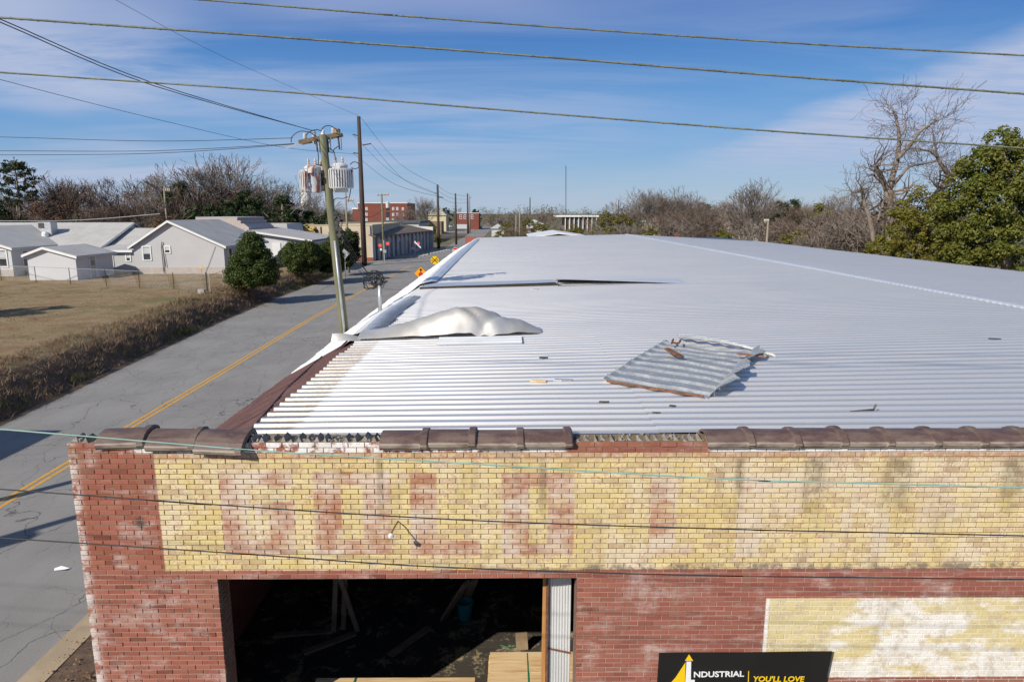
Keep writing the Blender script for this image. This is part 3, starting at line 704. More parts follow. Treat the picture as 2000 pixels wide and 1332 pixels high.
while y < YF - .5:
    nrib = 4
    je = q.uniform(-.05, .03); jl = q.uniform(-.03, .03)
    if y < 17: je += -.02
    st = [k / 7 for k in range(8)]
    rib_sheet(lambda yy: XE + je, lambda yy: 2.12 + jl, y, nrib, st, .004 + q.uniform(0, .006)).build('roof_sheet', 'roof_metal', deck)
    rib_sheet(lambda yy: 1.95 + jl, lambda yy: XRIDGE - .02, y, nrib, st, .013 + q.uniform(0, .005)).build('roof_sheet', 'roof_metal', deck)
    y += nrib * PER; i += 1
y = WY + BD + .06
while y < YF - .5:
    rib_sheet(lambda yy: XRIDGE + .02, lambda yy: XR, y, 8, [0, .3, .65, 1], .004).build('roof_sheet', 'roof_metal', deck)
    y += 8 * PER
m = MB(); yy = WY + BD + .1
rows = []
while yy < YF:
    a = .055 + .012 * math.sin(yy * 24); tz = .048 if int((yy - WY) / .13) % 2 else .085; rows.append([(XRIDGE - .30, yy, zr(XRIDGE - .30, yy) + .044), (XRIDGE - .25, yy, zr(XRIDGE, yy) + tz), (XRIDGE, yy, zr(XRIDGE, yy) + .075), (XRIDGE + .6, yy, zr(XRIDGE + .6, yy) + .048)]); yy += .13
m.grid(rows); m.build('ridge_cap', 'flashing_metal', deck)
# screws with bright washers on the near ribs
m = MB()
for k in range(62):
    yb = WY + BD + .06 + k * PER + .195
    for xx in (-2.4, -.9, .6, 2.04, 3.6, 5.1, 6.6):
        if q.random() < .55: x = xx + q.uniform(-.05, .05); m.box((x, yb, zr(x, yb) + .048), (.022, .022, .012))
o = m.build('roof_screws', 'galvanised_steel', deck); o['kind'] = 'stuff'

# skirt: steep strip from the roof edge down to the street side eave
SX0, SZ0, SX1, SZ1 = XE + .06, 5.13, -5.78, 3.74
def skz(x): return SZ0 + (SZ1 - SZ0) * (x - SX0) / (SX1 - SX0)
m = MB(); m.grid([[(SX0, y, SZ0 - .06), (SX1 + .12, y, SZ1 - .03)] for y in (WY + BD + .01, 20, 50, YF)]); skirt = m.build('skirt_deck', 'roof_felt', bld)
def skirt_panel(y0, w, out, mat, lift, tilt=0.0, inn=0.0, name='skirt_panel'):
    m = MB(); rows = []
    for st in (0, .25, .5, .75, 1):
        x = SX0 + inn + (SX1 + out - SX0 - inn) * st; r_ = []
        for k in range(4):
            for dy, dz in ((0, 0), (.55, 0), (.68, .018), (.85, .018)):
                yy = y0 + (k + dy) * w / 4; r_.append((x, yy, skz(x) + dz + lift + tilt * (yy - y0)))
        r_.append((x, y0 + w * 1.03, skz(x) + lift + tilt * w + .004)); rows.append(r_)
    m.grid(rows); m.build(name, mat, skirt)
y = 9.15
while y < 16.6:
    skirt_panel(y, .92, q.uniform(-.05, .10), 'brown_metal', .02 + q.uniform(0, .03), q.uniform(-.02, .035), -.05); y += .90
while y < YF - .8:
    o_ = .16 if y < 19.5 else q.uniform(-.06, .10)
    skirt_panel(y, .94, o_, 'white_metal', .03 + q.uniform(0, .035), q.uniform(-.025, .03)); y += .92
m = MB().tube([(SX0 - .3, 9.2, skz(SX0 - .3) + .05), (SX0 - 1.0, 13, skz(SX0 - 1) + .07), (SX0 - 1.3, 16.6, skz(SX0 - 1.3) + .09)], .018, 5); m.build('loose_trim', 'brown_metal', skirt)
m = MB().beam((SX0 - .05, 9.0, 5.0), (SX0 - 2.3, 9.05, skz(SX0 - 2.3) + .0), .05, .06); m.build('edge_board', 'dark_underside', skirt)
# strips of flashing along the roof edge
def strip(name, inner, outer, z_in, z_out, teeth, mat, n):
    m = MB(); rows = []; lip = []
    for k in range(n + 1):
        s = k / n
        def ip(P):
            f = s * (len(P) - 1); i0 = min(int(f), len(P) - 2); return P[i0].lerp(P[i0 + 1], f - i0)
        a, b = ip(inner), ip(outer); w = .02 * nz(s * 30, 2)
        if teeth: a = a + Vector((.045 * (1 if k % 2 else -1), 0, .025 * (1 if k % 2 else -1)))
        mid = a.lerp(b, .5) + Vector((w, 0, .03 + .02 * nz(s * 20)))
        rows.append([a + Vector((0, 0, z_in)), mid, b + Vector((w, 0, z_out))])
        e_ = b + Vector((w, 0, z_out)); lip.append([e_ + Vector((0, 0, .004)), e_ + Vector((-.18, 0, -.05)), Vector((e_.x - .65 + w, e_.y, skz(e_.x - .65) + .07))])
    MB().grid(lip).build('cap_flashing', 'white_metal', skirt)
    m.grid(rows); return m.build(name, mat, skirt)
strip('edge_flashing', [at(752, 640, Z=5.22), at(788, 606, Z=5.22), at(822, 579, Z=5.22)], [at(703, 650, Z=5.27), at(745, 612, Z=5.29), at(797, 579, Z=5.29)], 0, 0, True, 'flashing_metal', 56)
strip('edge_flashing', [at(853, 550, Z=5.24), at(885, 518, Z=5.24), at(910, 493, Z=5.24), at(937, 467, Z=5.24)], [at(829, 553, Z=5.30), at(868, 516, Z=5.33), at(898, 490, Z=5.33), at(930, 466, Z=5.33)], 0, 0, False, 'flashing_metal', 40)
# sheet with its front edge blown up off the purlin
m = MB(); rows = []
for k in range(25):
    x = -3.2 + 5.1 * k / 24; yf = 25.35 + .10 * (k / 24); h = .09 + .05 * (k / 24)
    rows.append([(x, yf, zr(x, yf) + h + .03), (x, yf + .25, zr(x, yf) + h + .03), (x, yf + .8, zr(x, yf + .8) + h * .6 + .045), (x, yf + 2.2, zr(x, yf + 2.2) + .05)])
m.grid(rows); o = m.build('lifted_sheet', 'roof_metal', deck); o['label'] = 'roof sheet lifted at its front edge above a dark gap'
MB().beam((-3.25, 25.38, zr(-3.2, 25.4) + .06), (1.9, 25.46, zr(1.9, 25.4) + .08), .05, .10).build('exposed_purlin', 'dark_underside', deck)
m = MB(); rows = []
for k in range(33):
    s = k / 32; x = 1.9 + 4.9 * s; yf = 25.5 - .3 * s; h = .26 * (1 - s) ** .9 + .03
    rows.append([(x, yf, zr(x, yf) + h * .95), (x, yf + .10, zr(x, yf) + h + .01), (x, yf + .5, zr(x, yf) + h * .8 + .02), (x, yf + 1.0, zr(x, yf) + h * .35 + .04), (x, yf + 1.9, zr(x, yf + 1.9) + .052)])
m.grid(rows); o = m.build('lifted_sheet', 'flashing_metal', deck, smooth=True); o['label'] = 'bent roof sheet edge curling up in a long lip'
m = MB().prism([(1.86, 25.45, zr(1.9, 25.4)), (1.90, 25.75, zr(1.9, 25.4)), (1.90, 25.75, zr(1.9, 25.4) + .27), (1.86, 25.45, zr(1.9, 25.4) + .26)], (.02, 0, 0)); m.build('sheet_end', 'flashing_metal', deck)
MB().beam((1.9, 25.3, zr(1.9, 25.4) + .05), (6.4, 25.2, zr(6.4, 25.2) + .03), .03, .03).build('exposed_purlin', 'dark_underside', deck)

# clay coping tiles on the parapet
TP = [(-.060, -.052), (-.066, -.012), (-.050, .004), (.03, .062), (.10, .086), (.20, .092), (.29, .072), (.37, .03), (.40, -.04)]
tile_me = {}
def tile_mesh(L):
    if L in tile_me: return tile_me[L]
    m = MB(); rows = []
    for (s, e) in ((0, 0), (.02, .0), (L - .11, .0), (L - .095, .022), (L - .02, .024), (L - .006, .012), (L, .004)):
        rows.append([(s, y + (-e if y < .15 else e), z + e) for (y, z) in TP])
    m.grid(rows); rows2 = [[(p[0], .16 + (p[1] - .16) * .90, p[2] - .028) for p in r_] for r_ in rows]; m.grid([list(reversed(r_)) for r_ in rows2])
    for r_, r2, fl in ((rows[0], rows2[0], 0), (rows[-1], rows2[-1], 1)): m.grid([r_, r2] if fl else [r2, r_])
    tile_me[L] = m.mesh('coping_tile', 'clay_coping', False); 
    return tile_me[L]
def tile(x, L, dz=0.0, rot=(0, 0, 0), dy=0.0):
    o = bpy.data.objects.new('coping_tile', tile_mesh(L)); COL.objects.link(o)
    o.location = (x, WY + dy, ZTOP + dz); o.rotation_euler = rot; attach(o, bld); return o
ux = lambda u: at(u, 865, Y=WY).x
for k in range(4): tile(ux(742) + k * .594, .60, .012 * (k % 2), (0, R(.3 * nz(k)), 0))
for k in range(16): tile(ux(1381) + k * .575, .59, .006 + .004 * (k % 3), (R(q.uniform(-1, 1)), R(q.uniform(-.6, .6)), R(q.uniform(-1, 1))))
tile(ux(190), .60, .015, (R(4), R(-1), R(3)), -.01); tile(ux(288), .62, .0, (R(9), R(1.5), R(2)), -.03); tile(ux(384), .62, -.03, (R(15), R(2), R(-2)), -.06)
# bed of old mortar ridges where tiles are gone
m = MB(); q = random.Random(5)
def lumps(u0, u1, big):
    x = ux(u0); x1 = ux(u1)
    while x < x1:
        w = q.uniform(.05, .09); h = q.uniform(.02, .05) * big; yb = WY + q.uniform(.02, .08)
        m.add([(x, yb, ZTOP - .006), (x + w, yb, ZTOP - .006), (x + w + .03, yb + .2, ZTOP - .006), (x + .03, yb + .2, ZTOP - .006), (x + w * .5, yb + .03, ZTOP + h), (x + w * .6, yb + .17, ZTOP + h * 1.2)],
              [(0, 1, 4), (1, 2, 5, 4), (2, 3, 5), (3, 0, 4, 5)])
        x += w + q.uniform(.02, .07)
    for _ in range(int((x1 - ux(u0)) * 26)):
        c = Vector((q.uniform(ux(u0), x1), WY + q.uniform(.05, .3), ZTOP + .01)); s_ = q.uniform(.012, .04) * big
        m.box(c, (s_, s_ * .8, s_ * .7), Matrix.Rotation(q.uniform(0, 3), 3, Vector((q.random(), q.random(), 1)).normalized()))
lumps(134, 200, 1.3); lumps(482, 742, 1.3); lumps(1122, 1382, .9)
o = m.build('mortar_bed', 'mortar_lumps', bld); o['kind'] = 'stuff'

# iron lamp bracket stub on the wall
br = thing('wall_bracket', 'thin rusty lamp bracket sticking out of the yellow brick sign', 'bracket', at(778, 1018, Y=WY))
a = at(778, 1018, Y=WY + .0); b = Vector((a.x - .045, WY - .30, a.z - .02))
MB().tube([a + Vector((0, .02, 0)), a + Vector((-.01, -.1, .015)), b], .009, 6).build('arm', 'rust', br)
MB().lathe([(.008, 0), (.035, -.02), (.035, -.05), (.02, -.06)], b + Vector((0, 0, .01)), 8).build('socket', 'white_insulator', br)

# ------------------------------------------------------------------ loose things on the roof
def zroof(p, dz=0.0): return Vector((p.x, p.y, zr(p.x, p.y) + dz))
# big curled sheet
root = thing('curled_sheet', 'big torn white metal sheet curled into a hump near the roof edge', 'metal sheet', (-1.0, 15.2, zr(-1, 15.2)))
HT = [(-4.3, .06), (-3.6, .09), (-3.0, .13), (-2.4, .27), (-1.7, .46), (-1.1, .64), (-.7, .62), (-.3, .47), (.05, .30), (.35, .24), (.6, .12), (.8, .02)]
def hump(x): return lerp_tab(HT, x)
m = MB(); rows = []
for k in range(61):
    x = -3.35 + 4.15 * k / 60; h = hump(x); r_ = []
    sk = .0 if x < -.2 else (x + .2) * .35
    for j in range(19):
        t = j / 18; yy = 15.03 + sk + 1.0 * t * (1 - .35 * sstep(.2, .8, x)) - .20 * math.sin(math.pi * t) * h
        cre = .035 * nz(x * 1.5, t * 2.0) + .05 * abs(nz(x * 2.1 + t * 1.6, 5)) - .16 * max(0, 1 - abs((x + .20) - (t - .5) * .9) / .16) * h - .10 * max(0, 1 - abs((x + .75) + (t - .3) * 1.3) / .14) * h
        zz = zr(x, yy) + .055 + h * (math.sin(math.pi * min(1, t * .92 + .02)) ** .75) + cre * min(1, h * 3)
        r_.append((x, yy, zz))
    rows.append(r_)
m.grid(rows); m.build('sheet', 'curled_metal', root, smooth=True)
m = MB(); rows = []
for k in range(13):
    s = k / 12; x = -3.95 + .85 * s; r_ = []
    for j in range(6):
        t = j / 5; yy = 15.0 + .32 * t * (.35 + .65 * s) + .10 * (1 - s); r_.append((x, yy, 5.21 + .10 * (1 - s) * t + .03 * math.sin(s * 5) - .10 * (1 - t) * (1 - s)))
    rows.append(r_)
m.grid(rows); m.build('tail_flap', 'curled_metal', root, smooth=True)
# flat offcut of ribbed sheet in front of the hump
def loose_rib(name, label, x0, x1, y0, nrib, lift, mat, slope=0.0):
    m = rib_sheet(lambda yy: x0, lambda yy: x1, y0, nrib, [0, .5, 1], lift, lambda x, y: zr(x, y) + slope * (y - y0)); o = m.build(name, mat)
    so = o.modifiers.new('thickness', 'SOLIDIFY'); so.thickness = .004
    return tag(o, label, 'metal sheet')
loose_rib('ribbed_offcut', 'narrow ribbed metal offcut lying flat in front of the curled sheet', -1.5, .32, 14.15, 3, .05, 'flashing_metal')
# torn galvanised sheet
root = thing('torn_galvanised_sheet', 'torn galvanised corrugated sheet lying crooked on the roof, its right side folded', 'metal sheet', at(1340, 720, Z=5.3))
BL, TL, TR_, BR = at(1178, 735, Z=5.36), at(1300, 668, Z=5.36), at(1470, 692, Z=5.36), at(1383, 766, Z=5.36)
def quadp(s, t):
    a = BL.lerp(BR, s); b = TL.lerp(TR_, s); p = a.lerp(b, t); return p
m = MB(); rows = []; NT = 72
for k in range(25):
    s = k / 24; r_ = []
    for j in range(NT + 1):
        t = j / NT; p = quadp(s, t); ph = (t * 9) % 1; rib = .036 * max(0, 1 - abs(ph - .5) / .085)
        sag = .05 * math.sin(math.pi * s) * math.sin(math.pi * t) + .05 * sstep(.6, 1, s) * t + .02 * nz(s * 3, t * 4) + (.05 * (1 - s / .06) if s < .06 else 0)
        r_.append((p.x, p.y, zr(p.x, p.y) + .06 + rib + sag))
    rows.append(r_)
m.grid(rows); o = m.build('sheet', 'old_galvanised', root); so = o.modifiers.new('thickness', 'SOLIDIFY'); so.thickness = .003
def fold(t0, t1, length, up, name, jag):
    m = MB(); rows = []
    for j in range(int((t1 - t0) * NT) + 1):
        t = t0 + j / NT; p = quadp(1, t); ph = (t * 9) % 1; rib = .035 * max(0, 1 - abs(ph - .5) / .22)
        L = length * (.65 + .5 * nz(t * 7, jag)) * math.sin(math.pi * (.15 + .8 * (t - t0) / (t1 - t0))) ** .5
        d = Vector((.92, .30, 0)); r_ = []
        for i in range(5):
            s = i / 4; r_.append((p.x + d.x * L * s, p.y + d.y * L * s, zr(p.x, p.y) + .075 + rib * (1 - .3 * s) + up * s * (1.2 - .4 * s) + .05 * t))
        rows.append(r_)
    m.grid(rows); o = m.build(name, 'old_galvanised', root); so = o.modifiers.new('thickness', 'SOLIDIFY'); so.thickness = .003
fold(0.0, .50, .62, .22, 'folded_flap', 1); fold(.46, .98, .50, .12, 'folded_flap', 6)
m = MB(); rows = []
for k in range(15):
    s = k / 14; a = at(1325, 664, Z=5.36).lerp(at(1512, 697, Z=5.36), s); r_ = []
    for j in range(9): t = j / 8; r_.append((a.x, a.y + .42 * (1 - .7 * s) * (t - .55), zr(a.x, a.y) + .15 + .04 * math.sin(t * 12) + .06 * math.sin(s * 3.1) - .10 * s))
    rows.append(r_)
m.grid(rows); o = m.build('upper_strip', 'old_galvanised', root); so = o.modifiers.new('thickness', 'SOLIDIFY'); so.thickness = .003
e0, e1 = quadp(.05, -.012), quadp(.97, -.012); m = MB().beam(Vector((e0.x, e0.y, zr(e0.x, e0.y) + .085)), Vector((e1.x, e1.y, zr(e1.x, e1.y) + .085)), .022, .03); m.build('rusty_batten', 'rust', root)
a = at(1302, 681, Z=5.5); b = at(1331, 697, Z=5.47); MB().beam(a, b, .10, .03).build('wood_scrap', 'rust', root)
a = at(1440, 691, Z=5.5); b = at(1492, 696, Z=5.45); MB().beam(a, b, .09, .02).build('rust_patch', 'rust_orange', root)
hk = [at(1312, 671, Z=5.5), at(1315, 663, Z=5.5), at(1313, 668, Z=5.5), at(1319, 670, Z=5.5), at(1326, 670, Z=5.5), at(1329, 665, Z=5.5)]
tag(MB().tube(hk, .022, 5).build('bent_strap', 'rust'), 'small bent rusty strap beside the torn galvanised sheet', 'strap')
c = at(1660, 806, Z=5.25); e = at(1706, 804, Z=5.25); f_ = at(1712, 797, Z=5.27)
tag(MB().tube([zroof(c, .06), zroof(c.lerp(e, .5), .062), zroof(e, .065), zroof(e, .08) + Vector((.035, .02, .06))], [.008, .014, .018, .014], 5).build('bent_rod', 'dark_metal'), 'black bent rod lying on the right of the roof near the parapet', 'rod')
bits = [(1100, 741, .16, .05, 'galvanised_steel', 'grey flat scrap left of the torn galvanised sheet'), (1052, 742, .14, .05, 'new_lumber', 'tan splinter left of the grey flat scrap'),
        (1062, 700, .09, .05, 'dark_metal', 'dark chip above the tan splinter on the roof'), (1314, 790, .05, .03, 'dark_metal', 'dark chip just below the torn galvanised sheet'),
        (1180, 782, .08, .03, 'dark_metal', 'dark chip low on the roof left of the torn sheet'), (1282, 803, .06, .03, 'dark_metal', 'dark chip nearest the gap in the coping'),
        (1940, 683, .12, .04, 'dark_metal', 'dark scrap far right on the roof'), (1596, 834, .06, .03, 'dark_metal', 'dark chip by the coping left of the bent rod'), (1044, 556 + 10, .16, .05, 'galvanised_steel', 'grey scrap in front of the lifted roof sheet')]
for (u, v, l, w, mt, lb) in bits:
    c = zroof(at(u, v, Z=5.28), .05); a = rnd.uniform(-.3, .3); d = Vector((math.cos(a), math.sin(a), 0)); s_ = Vector((-d.y, d.x, 0))
    mm = MB().prism([c - d * l - s_ * w * .4, c - d * l * .2 - s_ * w, c + d * l * .9 - s_ * w * .5, c + d * l + s_ * w * .6, c + d * l * .1 + s_ * w * .7, c - d * l * .8 + s_ * w * .9], (0, 0, .02))
    tag(mm.build('roof_scrap', mt), lb, 'scrap')
# service mast with a tangle of cable
mb = at(742, 606, X=-4.75); root = thing('service_mast', 'short metal service mast with a tangle of black cable at roof edge', 'mast', mb)
top = mb + Vector((.03, 0, .95)); MB().tube([mb + Vector((0, 0, -.15)), top], .075, 10).build('conduit', 'galvanised_steel', root, True)
MB().lathe([(.10, 0), (.13, .08), (.11, .18), (.03, .22)], top, 10).build('weatherhead', 'dark_metal', root)
m = MB(); q = random.Random(8)
for k in range(9):
    c = top + Vector((-.10 - .24 * (k > 4), q.uniform(-.1, .1), .22 - .10 * (k > 4))); r_ = q.uniform(.15, .36); ax = Vector((q.gauss(0, .5), 1, q.gauss(0, .4))).normalized(); a = ax.orthogonal().normalized(); b = ax.cross(a)
    m.tube([c + (a * math.cos(i * .45) + b * math.sin(i * .45)) * r_ * (1 + .15 * math.sin(i * 2.1 + k)) for i in range(15)], .016, 5)
for k in range(6): c = top + Vector((q.uniform(-.4, .25), q.uniform(-.15, .15), q.uniform(.05, .35))); m.box(c, (.16, .08, .07), Matrix.Rotation(q.uniform(0, 3), 3, 'Y'))
m.build('cable_tangle', 'black_rubber', root)
MAST_TOP = top + Vector((-.1, 0, .3))

# ------------------------------------------------------------------ inside the opening
def plank(name, label, a, b, w, h, mat, up=(0, 0, 1)):
    return tag(MB().beam(a, b, w, h, up).build(name, mat), label, 'plank')
def stack(name, label, x0, x1, y0, nb, bw, z0, layers, th, mat):
    t = thing(name, label, 'lumber', ((x0 + x1) / 2, y0, z0)); q = random.Random(nb * 7 + layers)
    for k in range(layers):
        for j in range(nb):
            a = x0 + q.uniform(0, .05); MB().bb(a, x1 + q.uniform(-.04, .04), y0 + j * (bw + .012), y0 + j * (bw + .012) + bw, z0 + k * (th + .002), z0 + k * (th + .002) + th + (q.uniform(-.012, .004) if k == layers - 1 else 0)).build('board', mat, t)
    for xx in (x0 + .62,):
        m = MB(); zt = z0 + layers * (th + .002); m.bb(xx, xx + .02, y0 - .004, y0 + nb * (bw + .004), zt, zt + .003).bb(xx, xx + .02, y0 - .006, y0 - .003, z0, zt); m.build('strap', 'green_strap', t)
    return t
def support(x0, x1, y0, y1, z): pass
stack('lumber_stack', 'banded stack of fresh boards in the sun at the opening right side', -.31, 3.4, 8.66, 5, .24, .03, 20, .048, 'new_lumber')
stack('lumber_pack', 'long pack of fresh boards across the opening front', -2.95, -.52, 8.62, 3, .225, .03, 20, .048, 'new_lumber')
p0 = at(1062, 1140, Y=8.55); plank('upright_stud', 'tall orange wood stud standing in front of the lumber stack', (p0.x - .01, 8.56, .03), (p0.x + .02, 8.50, 3.36), .06, .05, 'orange_lumber', (0, 1, 0))
plank('upright_stud', 'shorter orange stud leaning beside the tall stud', (p0.x + .02, 8.57, .03), (p0.x + .10, 8.53, 2.85), .06, .045, 'orange_lumber', (0, 1, 0))
# corrugated metal lining by the right jamb
root = thing('corrugated_lining', 'pale corrugated metal lining standing at the right jamb of opening', 'metal sheet', (.75, 8.45, .03))
m = MB(); rows = []
for z in (.03, 1.2, 2.4, 3.35):
    rows.append([(.56 + .30 * k / 48, 8.405 + .10 * (1 - k / 48) + .011 * math.sin(k / 48 * 2 * math.pi * 8), z) for k in range(49)])
m.grid([list(reversed(r_)) for r_ in rows]); m.build('sheet', 'flashing_metal', root, True)
MB().bb(.525, .555, 8.44, 8.56, .03, 3.36).build('edge_post', 'rust', root)
a = at(1085, 1272, Y=8.42); MB().beam((.54, 8.50, a.z), (.87, 8.385, a.z), .02, .02).build('band', 'rust', root)
P = lambda u, v, z=.05: at(u, v, Z=z)
plank('floor_plank', 'plank lying on the dark floor left of the middle', P(592, 1274), P(694, 1236), .14, .04, 'old_lumber')
plank('floor_plank', 'plank lying on the dark floor near the sunlit patch', P(762, 1279), P(838, 1225), .14, .04, 'old_lumber')
plank('floor_plank', 'pale plank end lying on the floor behind the upright studs', P(535, 1240), P(650, 1232), .12, .04, 'old_lumber')
plank('leaning_plank', 'dark stud standing upright inside the opening', P(652, 1232), at(656, 1128, Y=P(652, 1232).y - .15), .09, .05, 'old_lumber', (0, 1, 0))
plank('leaning_plank', 'dark stud standing right of the first upright stud', P(671, 1228), at(674, 1128, Y=P(671, 1228).y - .1), .09, .05, 'old_lumber', (0, 1, 0))
plank('leaning_plank', 'slanting plank leaning over the upright studs', P(699, 1232), at(664, 1128, Y=P(699, 1232).y - .2), .09, .05, 'old_lumber', (0, 1, 0))
plank('leaning_plank', 'wide plank leaning beside the teal bucket', P(866, 1208), at(912, 1136, Z=1.1), .18, .045, 'old_lumber')
plank('leaning_plank', 'second wide plank leaning behind the teal bucket', P(905, 1180), at(925, 1134, Z=1.0), .18, .045, 'old_lumber')
bk = P(908, 1206, .03); root = thing('bucket', 'teal plastic bucket on the dark workshop floor', 'bucket', bk)
m = MB(); m.lathe([(.13, 0), (.17, .34), (.185, .35), (.185, .37), (.165, .37), (.125, .03)], bk, 20); m.build('pail', 'teal_plastic', root)
MB().tube([bk + Vector((.18 * math.cos(a), .18 * math.sin(a) * .3 - .1, .36 - .12 * math.sin(a))) for a in [math.pi * k / 10 for k in range(11)]], .006, 4).build('handle', 'dark_metal', root)
for k, (u, v) in enumerate(((920, 1222), (960, 1156), (985, 1150), (1004, 1262))):
    c = P(u, v, .04); mm = MB().tube([c + Vector((.12 * i - .25, .08 * math.sin(i * 1.4 + k), .02 + .02 * (i % 2))) for i in range(5)], .010, 4)
    tag(mm.build('strap_scrap', 'green_strap'), ['green strap scrap right of the bucket', 'green strap scrap far back on the dark floor', 'green strap scrap beside the other far scrap', 'green strap curl in the sunlit floor patch'][k], 'strap')
plank('short_board', 'short grey board standing in the sunlit floor patch', P(1020, 1268), at(1018, 1235, Y=P(1020, 1268).y + .05), .22, .03, 'old_lumber', (0, 1, 0))
# banner sign
tl, tr, bl_, br_ = at(1287, 1274, Y=WY - .06), at(1625, 1271, Y=WY - .06), at(1283, 1334, Y=WY - .05), at(1612, 1334, Y=WY - .05)
root = thing('banner_sign', 'black banner with white and yellow lettering on the brick wall', 'sign', (tl + tr) / 2 - Vector((0, 0, 1.2)))
def bp(s, h): a = tl.lerp(tr, s); b = bl_.lerp(br_, s); return a + (b - a) * h
dn = 2.9
m = MB(); m.grid([[bp(s, h) + Vector((0, .012 * math.sin(s * 9) * .3, 0)) for s in [k / 12 for k in range(13)]] for h in (0, .5, 1, 2, dn)])
o = m.build('panel', 'sign_black', root); so = o.modifiers.new('thickness', 'SOLIDIFY'); so.thickness = .012
def fl(u, v): return at(u, v, Y=WY - .078)
def flat(name, pts, mat): MB().prism([fl(*p) for p in pts], (0, .004, 0)).build(name, mat, root)
flat('logo_peak', [(1338, 1290), (1354, 1290), (1346, 1277.5)], 'banner_yellow')
flat('logo_tower', [(1341, 1291.5), (1350, 1291.5), (1349, 1345), (1338, 1345)], 'sign_white')
flat('logo_sail', [(1339, 1293), (1337.5, 1345), (1300, 1345), (1320, 1322)], 'banner_yellow')
flat('logo_base', [(1349.5, 1327), (1357, 1327), (1357, 1345), (1349, 1345)], 'sign_white')
flat('divider', [(1461.5, 1310), (1463, 1310), (1462, 1345), (1460.5, 1345)], 'banner_yellow')
def put_text(s, u0, u1, vb, vt, mat, shear):
    a, b = fl(u0, vb), fl(u1, vb - (.0 if shear else 1.5)); hgt = (fl(u0, vt) - a).length; d = (b - a); ang = math.atan2(d.z, d.x)
    M = Matrix.Translation(a + Vector((0, -.002, 0))) @ Matrix.Rotation(-ang, 4, 'Y') @ Matrix.Rotation(R(90), 4, 'X')
    text_mesh(s, hgt / .70, 'lettering', mat, M, root, shear, .022, .002, d.length)
put_text('NDUSTRIAL', 1354, 1452, 1321.5, 1311, 'sign_white', 0.0); put_text("YOU'LL LOVE", 1470, 1570, 1330, 1320, 'banner_yellow', 0.12)

# ================================================================== CABLES
def ext(P, xl, xr):
    """carry a cable on to the poles outside the frame along its end slopes"""
    a, b = P[0], P[1]; P = [a + (a - b) * ((xl - a.x) / (a.x - b.x))] + P
    a, b = P[-1], P[-2]; return P + [a + (a - b) * ((xr - a.x) / (a.x - b.x))]
def smooth_line(P, n=8):
    out = []
    for i in range(len(P) - 1):
        p0 = P[max(i - 1, 0)]; p1 = P[i]; p2 = P[i + 1]; p3 = P[min(i + 2, len(P) - 1)]
        for k in range(n):
            t = k / n; out.append(.5 * ((2 * p1) + (p2 - p0) * t + (2 * p0 - 5 * p1 + 4 * p2 - p3) * t * t + (3 * p1 - p0 - 3 * p2 + p3) * t ** 3))
    return out + [P[-1]]
def cable(name, label, px, Y, r_, mat, twist=False, xl=-20, xr=21, cat='cable', group=None):
    P = smooth_line(ext([at(u, v, Y=Y) for u, v in px], xl, xr), 6); m = MB()
    m.tube(P, r_, 6)
    if twist:
        L = 0; H_ = []; pv = P[0]; fine = []
        for a, b in zip(P, P[1:]):
            n = max(2, int((b - a).length / .05)); fine += [a.lerp(b, k / n) for k in range(n)]
        for a in fine:
            L += (a - pv).length; pv = a; an = L * 2 * math.pi / .17; H_.append(a + Vector((0, math.cos(an), math.sin(an))) * r_ * .8)
        m.tube(H_, r_ * .62, 4)
    return tag(m.build(name, mat, smooth=True), label, cat, group)
cable('overhead_cable', 'topmost thick cable across the upper sky', [(390, 0), (800, 33), (1200, 62), (1600, 88), (2000, 109)], 7.4, .0085, 'aged_cable', True)
cable('overhead_cable', 'thick twisted cable running across sky below the topmost one', [(0, 35), (500, 70), (1000, 107), (1500, 147), (2000, 184)], 7.2, .0100, 'aged_cable', True)
cable('overhead_cable', 'lowest of the three thick cables across the sky', [(0, 142), (500, 176), (1000, 217), (1500, 256), (2000, 290)], 7.6, .0085, 'aged_cable', True)
cable('green_cable', 'pale green cable slanting down across the front of the brick wall', [(0, 838), (480, 878), (880, 903), (1460, 937), (2000, 952)], 4.7, .0056, 'green_cable')
cable('black_cable', 'black cable crossing the middle of the yellow sign', [(0, 955), (300, 977), (880, 1014), (1460, 1034), (2000, 1046)], 4.5, .0052, 'black_rubber')
cable('black_cable', 'black cable crossing along the foot of the yellow sign', [(0, 1050), (500, 1083), (860, 1107), (1400, 1124), (2000, 1131)], 4.6, .0056, 'black_rubber')
for (u, v, lb) in ((330, 1075, 'frayed'), (1905, 1134, 'cut')):
    pass
def wire(name, label, P, r_, mat='black_rubber', sag=0.0):
    P = [Vector(p) for p in P]
    if len(P) == 2:
        a, b = P; P = [a.lerp(b, k / 16) - Vector((0, 0, sag * 4 * (k / 16) * (1 - k / 16))) for k in range(17)]
    else: P = smooth_line(P, 6)
    return tag(MB().tube(P, r_, 4).build(name, mat), label, 'wire')

